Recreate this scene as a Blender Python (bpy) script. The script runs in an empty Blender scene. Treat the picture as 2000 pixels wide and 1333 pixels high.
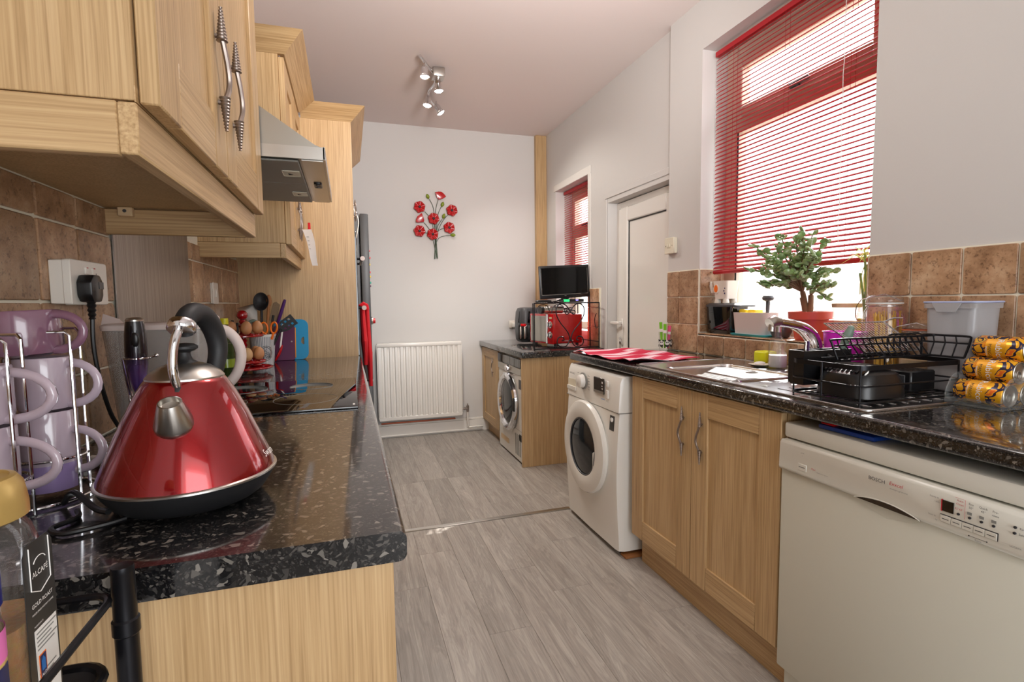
import bpy, bmesh, math, random
from mathutils import Vector, Matrix
random.seed(7)
S = bpy.context.scene
COL = S.collection
pi = math.pi

def lin(v):
    v /= 255.0
    return v / 12.92 if v <= 0.04045 else ((v + 0.055) / 1.055) ** 2.4
def rgb(r, g, b): return (lin(r), lin(g), lin(b), 1.0)

# ------------------------------------------------------------------ camera, sky, sun, lights, exposure
cam = bpy.data.cameras.new('camera'); cam.sensor_width = 36.0; cam.lens = 36.0 * 1012.3 / 2000.0
cam.clip_start = 0.02; cam.clip_end = 200
co = bpy.data.objects.new('camera', cam); COL.objects.link(co)
yaw, pit, rol = 0.305222, 0.0750898, -0.0124023
f = Vector((math.sin(yaw) * math.cos(pit), math.cos(yaw) * math.cos(pit), -math.sin(pit)))
r = Vector((math.cos(yaw), -math.sin(yaw), 0)); u = r.cross(f)
r2 = math.cos(rol) * r + math.sin(rol) * u; u2 = -math.sin(rol) * r + math.cos(rol) * u
co.matrix_world = Matrix(((r2.x, u2.x, -f.x, 0), (r2.y, u2.y, -f.y, 0), (r2.z, u2.z, -f.z, 1.2), (0, 0, 0, 1)))
S.camera = co

w = bpy.data.worlds.new('sky'); S.world = w; w.use_nodes = True
bg = w.node_tree.nodes['Background']; bg.inputs[0].default_value = (0.93, 0.96, 1.0, 1); bg.inputs[1].default_value = 3.4

def light(name, kind, loc, target, energy, color=(1, 1, 1), **kw):
    l = bpy.data.lights.new(name, kind); l.energy = energy; l.color = color
    for k, v in kw.items(): setattr(l, k, v)
    o = bpy.data.objects.new(name, l); COL.objects.link(o); o.location = loc
    d = Vector(target) - Vector(loc); o.rotation_euler = d.to_track_quat('-Z', 'Y').to_euler()
    return o
# the sun, shining in low from the far right through both windows
light('sun', 'SUN', (6, 6, 6), (6 - 1.39, 6 - 1.14, 6 - 1.25), 11.0, (1, 0.96, 0.9), angle=0.009)
# unseen fill panel added behind the camera to brighten the near room
light('rear_fill', 'AREA', (0.75, -1.45, 1.55), (0.85, 3.0, 1.3), 14.0, (0.97, 0.99, 0.98), shape='RECTANGLE', size=1.8, size_y=1.6)
# unseen spot added above and ahead of the camera, only to brighten the ceiling
light('ceiling_fill', 'SPOT', (0.75, 0.9, 2.0), (0.75, 3.3, 2.78), 150.0, (1.0, 0.95, 0.92), spot_size=math.radians(95), spot_blend=0.9, shadow_soft_size=0.2)

# invented point light above the frame, lifting the right-hand cabinet fronts
light('overhead_fill', 'POINT', (0.45, 1.35, 2.4), (0.7, 1.2, 0), 13.0, (1.0, 0.97, 0.93), shadow_soft_size=0.14)

S.view_settings.view_transform = 'Standard'; S.view_settings.look = 'None'
S.view_settings.exposure = 0.46; S.view_settings.gamma = 1.0; S.view_settings.use_curve_mapping = False
S.cycles.max_bounces = 10; S.cycles.diffuse_bounces = 5; S.cycles.glossy_bounces = 5; S.cycles.transparent_max_bounces = 24
S.cycles.sample_clamp_indirect = 6.0; S.cycles.caustics_reflective = False; S.cycles.caustics_refractive = False

# ------------------------------------------------------------------ materials
MATS = {}
def newmat(name):
    m = bpy.data.materials.new(name); m.use_nodes = True; MATS[name] = m
    nt = m.node_tree; return m, nt, nt.nodes['Principled BSDF']
def N(nt, typ, **kw):
    n = nt.nodes.new(typ)
    for k, v in kw.items():
        if k in n.bl_rna.properties: setattr(n, k, v)
        else: n.inputs[k].default_value = v
    return n
def plain(name, col, rough=0.5, metal=0.0, coat=0.0, emit=None, es=0.0, bump=0.0, bscale=80.0, spec=0.5, trans=0.0, sss=0.0, var=0.0):
    m, nt, b = newmat(name)
    b.inputs['Base Color'].default_value = col; b.inputs['Roughness'].default_value = rough
    b.inputs['Metallic'].default_value = metal; b.inputs['Coat Weight'].default_value = coat
    b.inputs['Specular IOR Level'].default_value = spec; b.inputs['Coat Roughness'].default_value = 0.06
    if trans: b.inputs['Transmission Weight'].default_value = trans
    if emit: b.inputs['Emission Color'].default_value = emit; b.inputs['Emission Strength'].default_value = es
    tc = N(nt, 'ShaderNodeTexCoord'); no = N(nt, 'ShaderNodeTexNoise', Scale=bscale, Detail=3.0)
    nt.links.new(tc.outputs['Object'], no.inputs['Vector'])
    if var:
        mx = N(nt, 'ShaderNodeMix', data_type='RGBA', blend_type='MULTIPLY'); mx.inputs[0].default_value = var
        mx.inputs[6].default_value = col; nt.links.new(no.outputs['Color'], mx.inputs[7]); nt.links.new(mx.outputs[2], b.inputs['Base Color'])
    if bump:
        bp = N(nt, 'ShaderNodeBump', Strength=bump, Distance=0.002)
        nt.links.new(no.outputs['Fac'], bp.inputs['Height']); nt.links.new(bp.outputs[0], b.inputs['Normal'])
    return m
def ramp(nt, stops):
    c = nt.nodes.new('ShaderNodeValToRGB'); e = c.color_ramp.elements
    while len(e) < len(stops): e.new(0.5)
    for i, (p, col) in enumerate(stops): e[i].position = p; e[i].color = col
    return c
def oak(name, axis, tint=1.0):
    m, nt, b = newmat(name); L = nt.links
    tc = N(nt, 'ShaderNodeTexCoord'); oi = N(nt, 'ShaderNodeObjectInfo'); mp = N(nt, 'ShaderNodeMapping')
    sc = [230, 230, 230]; sc['xyz'.index(axis)] = 3.5; mp.inputs['Scale'].default_value = sc
    ad = N(nt, 'ShaderNodeVectorMath', operation='ADD'); L.new(tc.outputs['Object'], ad.inputs[0]); L.new(oi.outputs['Random'], ad.inputs[1])
    L.new(ad.outputs[0], mp.inputs['Vector'])
    n1 = N(nt, 'ShaderNodeTexNoise', Scale=1.0, Detail=4.0, Roughness=0.6); L.new(mp.outputs[0], n1.inputs['Vector'])
    mp2 = N(nt, 'ShaderNodeMapping'); s2 = [22, 22, 22]; s2['xyz'.index(axis)] = 1.0; mp2.inputs['Scale'].default_value = s2
    L.new(ad.outputs[0], mp2.inputs['Vector'])
    n2 = N(nt, 'ShaderNodeTexNoise', Scale=1.0, Detail=3.0, Distortion=0.6); L.new(mp2.outputs[0], n2.inputs['Vector'])
    t = tint
    c1 = ramp(nt, [(0.3, rgb(160 * t, 129 * t, 90 * t)), (0.5, rgb(188 * t, 157 * t, 115 * t)), (0.7, rgb(204 * t, 175 * t, 134 * t))]); L.new(n1.outputs['Fac'], c1.inputs[0])
    c2 = ramp(nt, [(0.35, rgb(244, 239, 230)), (0.65, rgb(255, 253, 250))]); L.new(n2.outputs['Fac'], c2.inputs[0])
    mx = N(nt, 'ShaderNodeMix', data_type='RGBA', blend_type='MULTIPLY'); mx.inputs[0].default_value = 1.0
    L.new(c1.outputs[0], mx.inputs[6]); L.new(c2.outputs[0], mx.inputs[7]); L.new(mx.outputs[2], b.inputs['Base Color'])
    b.inputs['Roughness'].default_value = 0.42
    bp = N(nt, 'ShaderNodeBump', Strength=0.12, Distance=0.001); L.new(n1.outputs['Fac'], bp.inputs['Height']); L.new(bp.outputs[0], b.inputs['Normal'])
    return m
oak('oak_z', 'z'); oak('oak_y', 'y'); oak('oak_x', 'x')

def granite():
    m, nt, b = newmat('granite'); L = nt.links
    tc = N(nt, 'ShaderNodeTexCoord'); geo = tc.outputs['Object']
    nz = N(nt, 'ShaderNodeTexNoise', Scale=30.0, Detail=2.0); L.new(geo, nz.inputs['Vector'])
    dv = N(nt, 'ShaderNodeVectorMath', operation='SCALE'); dv.inputs['Scale'].default_value = 0.03; L.new(nz.outputs['Color'], dv.inputs[0])
    ad = N(nt, 'ShaderNodeVectorMath', operation='ADD'); L.new(geo, ad.inputs[0]); L.new(dv.outputs[0], ad.inputs[1])
    cur = None
    for sc, lo, cols in ((620, .82, [rgb(12, 12, 14), rgb(30, 29, 29), rgb(64, 61, 58)]), (330, .7, [rgb(13, 13, 15), rgb(36, 35, 35), rgb(84, 80, 76)]), (150, .72, [rgb(14, 14, 16), rgb(42, 40, 39), rgb(122, 117, 110)])):
        v = N(nt, 'ShaderNodeTexVoronoi', Scale=float(sc)); L.new(ad.outputs[0], v.inputs['Vector'])
        sp = N(nt, 'ShaderNodeSeparateColor'); L.new(v.outputs['Color'], sp.inputs[0])
        cr = ramp(nt, [(lo, cols[0]), (0.9, cols[1]), (0.99, cols[2])]); L.new(sp.outputs[0], cr.inputs[0])
        if cur is None: cur = cr.outputs[0]
        else:
            mx = N(nt, 'ShaderNodeMix', data_type='RGBA', blend_type='LIGHTEN'); mx.inputs[0].default_value = 1.0
            L.new(cur, mx.inputs[6]); L.new(cr.outputs[0], mx.inputs[7]); cur = mx.outputs[2]
    L.new(cur, b.inputs['Base Color'])
    b.inputs['Roughness'].default_value = 0.3; b.inputs['Specular IOR Level'].default_value = 0.12; b.inputs['Coat Weight'].default_value = 1.0; b.inputs['Coat IOR'].default_value = 1.6
    n3 = N(nt, 'ShaderNodeTexNoise', Scale=6.0, Detail=2.0); L.new(geo, n3.inputs['Vector'])
    r3 = N(nt, 'ShaderNodeMapRange'); r3.inputs[3].default_value = 0.03; r3.inputs[4].default_value = 0.1; L.new(n3.outputs['Fac'], r3.inputs[0]); L.new(r3.outputs[0], b.inputs['Coat Roughness'])
granite()

def tilemat():
    m, nt, b = newmat('tile'); L = nt.links
    tc = N(nt, 'ShaderNodeTexCoord'); oi = N(nt, 'ShaderNodeObjectInfo')
    ad = N(nt, 'ShaderNodeVectorMath', operation='MULTIPLY_ADD'); ad.inputs[1].default_value = (1, 1, 1)
    sc = N(nt, 'ShaderNodeVectorMath', operation='SCALE'); sc.inputs['Scale'].default_value = 37.0; L.new(oi.outputs['Random'], sc.inputs[0])
    L.new(tc.outputs['Object'], ad.inputs[0]); L.new(sc.outputs[0], ad.inputs[2])
    n1 = N(nt, 'ShaderNodeTexNoise', Scale=14.0, Detail=6.0, Roughness=0.65); L.new(ad.outputs[0], n1.inputs['Vector'])
    n2 = N(nt, 'ShaderNodeTexNoise', Scale=90.0, Detail=3.0, Roughness=0.7); L.new(ad.outputs[0], n2.inputs['Vector'])
    c1 = ramp(nt, [(0.3, rgb(146, 112, 84)), (0.5, rgb(188, 152, 120)), (0.72, rgb(216, 188, 158))]); L.new(n1.outputs['Fac'], c1.inputs[0])
    c2 = ramp(nt, [(0.34, rgb(104, 70, 48)), (0.46, rgb(255, 255, 255))]); L.new(n2.outputs['Fac'], c2.inputs[0])
    mx = N(nt, 'ShaderNodeMix', data_type='RGBA', blend_type='MULTIPLY'); mx.inputs[0].default_value = 0.55
    L.new(c1.outputs[0], mx.inputs[6]); L.new(c2.outputs[0], mx.inputs[7])
    c3 = ramp(nt, [(0, rgb(206, 200, 190)), (1, rgb(255, 250, 244))]); L.new(oi.outputs['Random'], c3.inputs[0])
    m2 = N(nt, 'ShaderNodeMix', data_type='RGBA', blend_type='MULTIPLY'); m2.inputs[0].default_value = 1.0
    L.new(mx.outputs[2], m2.inputs[6]); L.new(c3.outputs[0], m2.inputs[7]); L.new(m2.outputs[2], b.inputs['Base Color'])
    b.inputs['Roughness'].default_value = 0.38
    bp = N(nt, 'ShaderNodeBump', Strength=0.35, Distance=0.003); L.new(n2.outputs['Fac'], bp.inputs['Height']); L.new(bp.outputs[0], b.inputs['Normal'])
tilemat()

def plankmat():
    m, nt, b = newmat('plank'); L = nt.links
    tc = N(nt, 'ShaderNodeTexCoord'); oi = N(nt, 'ShaderNodeObjectInfo')
    sc = N(nt, 'ShaderNodeVectorMath', operation='SCALE'); sc.inputs['Scale'].default_value = 53.0; L.new(oi.outputs['Random'], sc.inputs[0])
    ad = N(nt, 'ShaderNodeVectorMath', operation='ADD'); L.new(tc.outputs['Object'], ad.inputs[0]); L.new(sc.outputs[0], ad.inputs[1])
    mp = N(nt, 'ShaderNodeMapping'); mp.inputs['Scale'].default_value = (16, 1.7, 16); L.new(ad.outputs[0], mp.inputs['Vector'])
    n1 = N(nt, 'ShaderNodeTexNoise', Scale=1.0, Detail=5.0, Distortion=1.3, Roughness=0.6); L.new(mp.outputs[0], n1.inputs['Vector'])
    wv = N(nt, 'ShaderNodeMath', operation='SINE'); ml = N(nt, 'ShaderNodeMath', operation='MULTIPLY'); ml.inputs[1].default_value = 55.0
    L.new(n1.outputs['Fac'], ml.inputs[0]); L.new(ml.outputs[0], wv.inputs[0])
    mp3 = N(nt, 'ShaderNodeMapping'); mp3.inputs['Scale'].default_value = (170, 6, 170); L.new(ad.outputs[0], mp3.inputs['Vector'])
    n3 = N(nt, 'ShaderNodeTexNoise', Scale=1.0, Detail=3.0); L.new(mp3.outputs[0], n3.inputs['Vector'])
    c1 = ramp(nt, [(0.25, rgb(146, 137, 129)), (0.5, rgb(166, 158, 150)), (0.75, rgb(184, 177, 169))]); L.new(n1.outputs['Fac'], c1.inputs[0])
    mr = N(nt, 'ShaderNodeMapRange'); mr.inputs[1].default_value = -1; mr.inputs[3].default_value = 0.84; mr.inputs[4].default_value = 1.0; L.new(wv.outputs[0], mr.inputs[0])
    mr2 = N(nt, 'ShaderNodeMapRange'); mr2.inputs[1].default_value = 0.3; mr2.inputs[2].default_value = 0.7; mr2.inputs[3].default_value = 0.8; mr2.inputs[4].default_value = 1.08; L.new(n3.outputs['Fac'], mr2.inputs[0])
    mr3 = N(nt, 'ShaderNodeMapRange'); mr3.inputs[3].default_value = 0.84; mr3.inputs[4].default_value = 1.04; L.new(oi.outputs['Random'], mr3.inputs[0])
    a = N(nt, 'ShaderNodeMath', operation='MULTIPLY'); L.new(mr.outputs[0], a.inputs[0]); L.new(mr2.outputs[0], a.inputs[1])
    a2 = N(nt, 'ShaderNodeMath', operation='MULTIPLY'); L.new(a.outputs[0], a2.inputs[0]); L.new(mr3.outputs[0], a2.inputs[1])
    vm = N(nt, 'ShaderNodeVectorMath', operation='SCALE'); L.new(c1.outputs[0], vm.inputs[0]); L.new(a2.outputs[0], vm.inputs['Scale'])
    L.new(vm.outputs[0], b.inputs['Base Color']); b.inputs['Roughness'].default_value = 0.42
    bp = N(nt, 'ShaderNodeBump', Strength=0.15, Distance=0.001); L.new(n3.outputs['Fac'], bp.inputs['Height']); L.new(bp.outputs[0], b.inputs['Normal'])
plankmat()

def clear(name, tint=(1, 1, 1, 1), gloss=0.05, density=0.0, dcol=(1, 1, 1, 1)):
    m, nt, b = newmat(name); L = nt.links; out = nt.nodes['Material Output']
    t = N(nt, 'ShaderNodeBsdfTransparent'); t.inputs[0].default_value = tint
    g = N(nt, 'ShaderNodeBsdfGlossy'); g.inputs['Roughness'].default_value = gloss
    gm = N(nt, 'ShaderNodeNewGeometry'); io = N(nt, 'ShaderNodeMapRange'); io.inputs[3].default_value = 1.45; io.inputs[4].default_value = 1 / 1.45; L.new(gm.outputs['Backfacing'], io.inputs[0])
    fr = N(nt, 'ShaderNodeFresnel'); L.new(io.outputs[0], fr.inputs['IOR']); mx = N(nt, 'ShaderNodeMixShader')
    L.new(fr.outputs[0], mx.inputs[0]); L.new(t.outputs[0], mx.inputs[1]); L.new(g.outputs[0], mx.inputs[2])
    res = mx.outputs[0]
    if density:
        d = N(nt, 'ShaderNodeBsdfDiffuse'); d.inputs[0].default_value = dcol
        m2 = N(nt, 'ShaderNodeMixShader'); m2.inputs[0].default_value = density
        L.new(res, m2.inputs[1]); L.new(d.outputs[0], m2.inputs[2]); res = m2.outputs[0]
    L.new(res, out.inputs['Surface']); return m
clear('glass'); clear('pane_glass', gloss=0.0); clear('smoky_plastic', (0.9, 0.9, 0.9, 1), 0.15, 0.28, rgb(196, 190, 186))
clear('milky_plastic', (0.93, 0.94, 0.97, 1), 0.12, 0.36, rgb(214, 214, 216)); clear('clear_wrap', (0.96, 0.97, 0.97, 1), 0.08, 0.06, rgb(220, 225, 225))
clear('jar_glass', (0.9, 0.9, 0.9, 1), 0.03, 0.06, rgb(190, 185, 180)); clear('green_glass', (0.75, 0.85, 0.55, 1), 0.03, 0.25, rgb(60, 70, 25))

plain('wall_paint', rgb(203, 200, 197), 0.75, bump=0.08, bscale=160); plain('ceiling_paint', rgb(222, 210, 206), 0.8, bump=0.06, bscale=120)
plain('grout', rgb(232, 228, 210), 0.8, bump=0.2, bscale=300); plain('floor_base', rgb(140, 132, 124), 0.6)
plain('white_gloss', rgb(225, 221, 215), 0.25, coat=0.2); plain('white_plastic', rgb(228, 222, 212), 0.3); plain('cream_plastic', rgb(222, 216, 196), 0.35)
plain('appliance_white', rgb(222, 219, 212), 0.22, coat=0.3); plain('dishwasher_white', rgb(202, 200, 186), 0.32); plain('dishwasher_panel', rgb(206, 203, 192), 0.28)
plain('gap_dark', rgb(28, 24, 22), 0.6); plain('black_plastic', rgb(20, 20, 22), 0.3); plain('black_matt', rgb(24, 24, 26), 0.55); plain('dark_grey', rgb(62, 63, 66), 0.4)
plain('black_metal', rgb(26, 26, 30), 0.33, metal=0.6); plain('black_glass', rgb(6, 6, 8), 0.03, spec=0.8); plain('tv_screen', rgb(5, 5, 6), 0.1, spec=0.25)
plain('steel', rgb(196, 192, 186), 0.28, metal=1.0); plain('chrome', rgb(225, 225, 228), 0.08, metal=1.0); plain('sink_steel', rgb(205, 205, 205), 0.24, metal=1.0)
plain('pewter', rgb(150, 138, 130), 0.36, metal=0.9); plain('hood_steel', rgb(176, 172, 164), 0.3, metal=0.85); plain('filter_mesh', rgb(150, 148, 142), 0.5, metal=0.6, bump=0.8, bscale=700)
def brushed():
    m, nt, b = newmat('brushed_steel'); L = nt.links
    tc = N(nt, 'ShaderNodeTexCoord'); mp = N(nt, 'ShaderNodeMapping'); mp.inputs['Scale'].default_value = (200, 200, 2.5); L.new(tc.outputs['Object'], mp.inputs['Vector'])
    n1 = N(nt, 'ShaderNodeTexNoise', Scale=1.0, Detail=3.0); L.new(mp.outputs[0], n1.inputs['Vector'])
    c = ramp(nt, [(0.3, rgb(132, 124, 118)), (0.7, rgb(172, 164, 158))]); L.new(n1.outputs['Fac'], c.inputs[0]); L.new(c.outputs[0], b.inputs['Base Color'])
    b.inputs['Metallic'].default_value = 0.85; b.inputs['Roughness'].default_value = 0.36
brushed()
plain('kettle_red', rgb(140, 5, 14), 0.22, metal=0.75, coat=1.0, bump=0.03, bscale=900); plain('red_enamel', rgb(150, 8, 18), 0.2, coat=0.8); plain('microwave_red', rgb(178, 14, 18), 0.22, coat=0.6)
plain('blind_red', rgb(176, 28, 38), 0.45); plain('towel_red', rgb(205, 20, 34), 0.9, bump=0.5, bscale=500); plain('red_plastic', rgb(200, 16, 24), 0.3); plain('poppy_red', rgb(176, 8, 16), 0.25, coat=0.35)
plain('leaf_green', rgb(146, 176, 112), 0.3, coat=0.5, var=0.5, bscale=30); plain('bud_green', rgb(120, 138, 20), 0.25, coat=0.6); plain('stem_green', rgb(46, 64, 40), 0.4, metal=0.3)
plain('stem_brown', rgb(120, 98, 72), 0.7, bump=0.4, bscale=120); plain('soil', rgb(52, 38, 28), 0.95, bump=1.0, bscale=200); plain('terracotta', rgb(206, 82, 66), 0.45, var=0.15, bscale=40)
plain('magenta', rgb(226, 40, 206), 0.4); plain('magenta_dark', rgb(148, 30, 130), 0.4)
plain('mug_lilac', rgb(184, 167, 178), 0.16, coat=0.8); plain('mug_plum', rgb(124, 88, 106), 0.16, coat=0.8); plain('mug_purple', rgb(152, 130, 176), 0.16, coat=0.8); plain('mug_inside', rgb(228, 222, 224), 0.2, coat=0.5)
def frother():
    m, nt, b = newmat('frother_fade'); L = nt.links
    tc = N(nt, 'ShaderNodeTexCoord'); sp = N(nt, 'ShaderNodeSeparateXYZ'); L.new(tc.outputs['Object'], sp.inputs[0])
    mr = N(nt, 'ShaderNodeMapRange'); mr.inputs[1].default_value = 0.12; mr.inputs[2].default_value = 0.245; L.new(sp.outputs[2], mr.inputs[0])
    c = ramp(nt, [(0.0, rgb(92, 60, 150)), (0.35, rgb(96, 70, 128)), (0.62, rgb(32, 26, 34)), (1.0, rgb(20, 18, 22))]); L.new(mr.outputs[0], c.inputs[0]); L.new(c.outputs[0], b.inputs['Base Color'])
    b.inputs['Metallic'].default_value = 0.6; b.inputs['Roughness'].default_value = 0.25; b.inputs['Coat Weight'].default_value = 0.6
frother()
plain('egg_shell', rgb(198, 138, 92), 0.5, var=0.25, bscale=14); plain('egg_pale', rgb(216, 172, 122), 0.5, var=0.2, bscale=14)
plain('orange_plastic', rgb(236, 112, 14), 0.35); plain('purple_plastic', rgb(70, 30, 96), 0.3); plain('board_purple', rgb(86, 22, 70), 0.45); plain('board_blue', rgb(0, 140, 190), 0.45); plain('board_orange', rgb(232, 150, 20), 0.45)
plain('wood_utensil', rgb(150, 96, 50), 0.6, bump=0.2, bscale=90); plain('wood_pale', rgb(214, 186, 146), 0.6, bump=0.2, bscale=60)
plain('gold_lid', rgb(186, 156, 92), 0.35, metal=0.45); plain('label_dark', rgb(44, 42, 40), 0.4); plain('label_white', rgb(222, 220, 216), 0.5); plain('ink_dark', rgb(36, 36, 40), 0.6); plain('ink_grey', rgb(130, 130, 126), 0.6)
plain('ink_white', rgb(236, 234, 230), 0.5); plain('ink_red', rgb(186, 40, 52), 0.5); plain('logo_orange', rgb(232, 110, 30), 0.5); plain('logo_blue', rgb(20, 110, 190), 0.5); plain('logo_navy', rgb(20, 30, 80), 0.5)
plain('logo_green', rgb(120, 190, 50), 0.5); plain('jar_blue', rgb(18, 24, 110), 0.3); plain('jar_pink', rgb(220, 110, 180), 0.4); plain('jar_yellow', rgb(206, 176, 106), 0.4); plain('coffee', rgb(186, 138, 82), 0.9, bump=1.0, bscale=220, var=0.5)
plain('copper', rgb(150, 80, 56), 0.35, metal=0.7); plain('paper', rgb(236, 230, 226), 0.8); plain('cyan_plastic', rgb(60, 190, 210), 0.3); plain('planter_grey', rgb(204, 188, 182), 0.55); plain('candle', rgb(226, 226, 20), 0.4, emit=None)
plain('ceramic', rgb(226, 218, 206), 0.25, coat=0.6); plain('pasta', rgb(232, 186, 80), 0.5); plain('brush_green', rgb(112, 130, 118), 0.5); plain('rubber_orange', rgb(206, 96, 50), 0.5); plain('lid_blue', rgb(176, 186, 222), 0.35)
plain('can_yellow', rgb(236, 168, 30), 0.3, metal=0.3, coat=0.3); plain('fern', rgb(214, 216, 120), 0.5); plain('bottle_yellow', rgb(214, 206, 40), 0.4); plain('tube_green', rgb(120, 200, 40), 0.4); plain('tube_pink', rgb(232, 90, 140), 0.4)
plain('light_bulb', rgb(255, 250, 240), 0.3, emit=(1, 0.95, 0.86, 1), es=30.0); plain('led_green', rgb(20, 180, 60), 0.4, emit=(0.02, 0.7, 0.15, 1), es=1.6); plain('led_blue', rgb(90, 70, 230), 0.4, emit=(0.3, 0.25, 1, 1), es=2.0)
plain('cord', rgb(18, 18, 20), 0.4); plain('tub_blue', rgb(24, 60, 140), 0.35); plain('display_brown', rgb(52, 44, 38), 0.2); plain('drum_dark', rgb(54, 60, 66), 0.25, metal=0.3); plain('door_glass', rgb(34, 38, 42), 0.08, spec=0.4)
plain('frame_upvc', rgb(214, 198, 180), 0.4, bump=0.1, bscale=60); plain('magnet_teal', rgb(30, 160, 140), 0.4); plain('magnet_yellow', rgb(220, 190, 40), 0.4); plain('sticker_text', rgb(210, 208, 202), 0.5)
def canmat():
    m, nt, b = newmat('can_print'); L = nt.links
    tc = N(nt, 'ShaderNodeTexCoord'); n = N(nt, 'ShaderNodeTexNoise', Scale=26.0, Detail=1.0, Distortion=1.6); L.new(tc.outputs['Object'], n.inputs['Vector'])
    c = ramp(nt, [(0.40, rgb(238, 172, 30)), (0.43, rgb(40, 34, 60)), (0.50, rgb(48, 40, 66)), (0.53, rgb(238, 160, 30)), (0.58, rgb(232, 110, 40)), (0.61, rgb(240, 180, 40)), (0.66, rgb(60, 50, 70)), (0.69, rgb(236, 190, 60))])
    c.color_ramp.interpolation = 'CONSTANT'; L.new(n.outputs['Fac'], c.inputs[0]); L.new(c.outputs[0], b.inputs['Base Color']); b.inputs['Roughness'].default_value = 0.25; b.inputs['Metallic'].default_value = 0.3
canmat()
def stripemat():
    m, nt, b = newmat('pot_stripes'); L = nt.links
    tc = N(nt, 'ShaderNodeTexCoord'); sp = N(nt, 'ShaderNodeSeparateXYZ'); L.new(tc.outputs['Object'], sp.inputs[0])
    at = N(nt, 'ShaderNodeMath', operation='ARCTAN2'); L.new(sp.outputs[1], at.inputs[0]); L.new(sp.outputs[0], at.inputs[1])
    ml = N(nt, 'ShaderNodeMath', operation='MULTIPLY'); ml.inputs[1].default_value = 48.0; L.new(at.outputs[0], ml.inputs[0])
    si = N(nt, 'ShaderNodeMath', operation='SINE'); L.new(ml.outputs[0], si.inputs[0])
    c = ramp(nt, [(0.45, rgb(214, 212, 210)), (0.62, rgb(92, 104, 122))]); L.new(si.outputs[0], c.inputs[0]); L.new(c.outputs[0], b.inputs['Base Color']); b.inputs['Roughness'].default_value = 0.4
stripemat()
def clothmat():
    m, nt, b = newmat('tea_towel'); L = nt.links
    tc = N(nt, 'ShaderNodeTexCoord'); sp = N(nt, 'ShaderNodeSeparateXYZ'); L.new(tc.outputs['UV'], sp.inputs[0])
    ml = N(nt, 'ShaderNodeMath', operation='MULTIPLY'); ml.inputs[1].default_value = 34.0; L.new(sp.outputs[0], ml.inputs[0])
    si = N(nt, 'ShaderNodeMath', operation='SINE'); L.new(ml.outputs[0], si.inputs[0])
    m2 = N(nt, 'ShaderNodeMath', operation='MULTIPLY'); m2.inputs[1].default_value = 240.0; L.new(sp.outputs[0], m2.inputs[0])
    s2 = N(nt, 'ShaderNodeMath', operation='SINE'); L.new(m2.outputs[0], s2.inputs[0])
    a = N(nt, 'ShaderNodeMath', operation='MULTIPLY_ADD'); a.inputs[1].default_value = 0.35; L.new(s2.outputs[0], a.inputs[0]); L.new(si.outputs[0], a.inputs[2])
    c = ramp(nt, [(0.30, rgb(196, 28, 66)), (0.42, rgb(226, 120, 146)), (0.6, rgb(236, 206, 214))]); L.new(a.outputs[0], c.inputs[0])
    L.new(c.outputs[0], b.inputs['Base Color']); b.inputs['Roughness'].default_value = 0.9
    n = N(nt, 'ShaderNodeTexNoise', Scale=400.0); L.new(tc.outputs['Object'], n.inputs['Vector'])
    bp = N(nt, 'ShaderNodeBump', Strength=0.4, Distance=0.002); L.new(n.outputs['Fac'], bp.inputs['Height']); L.new(bp.outputs[0], b.inputs['Normal'])
clothmat()
def brickmat():
    m, nt, b = newmat('yard_brick'); L = nt.links
    tc = N(nt, 'ShaderNodeTexCoord'); sp = N(nt, 'ShaderNodeSeparateXYZ'); L.new(tc.outputs['Object'], sp.inputs[0])
    cb = N(nt, 'ShaderNodeCombineXYZ'); L.new(sp.outputs[1], cb.inputs[0]); L.new(sp.outputs[2], cb.inputs[1])
    br = N(nt, 'ShaderNodeTexBrick', Scale=4.4); br.inputs['Color1'].default_value = rgb(196, 178, 170); br.inputs['Color2'].default_value = rgb(170, 160, 160); br.inputs['Mortar'].default_value = rgb(225, 220, 215)
    br.inputs['Mortar Size'].default_value = 0.012; L.new(cb.outputs[0], br.inputs['Vector']); L.new(br.outputs['Color'], b.inputs['Base Color']); b.inputs['Roughness'].default_value = 0.9
brickmat()

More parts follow.
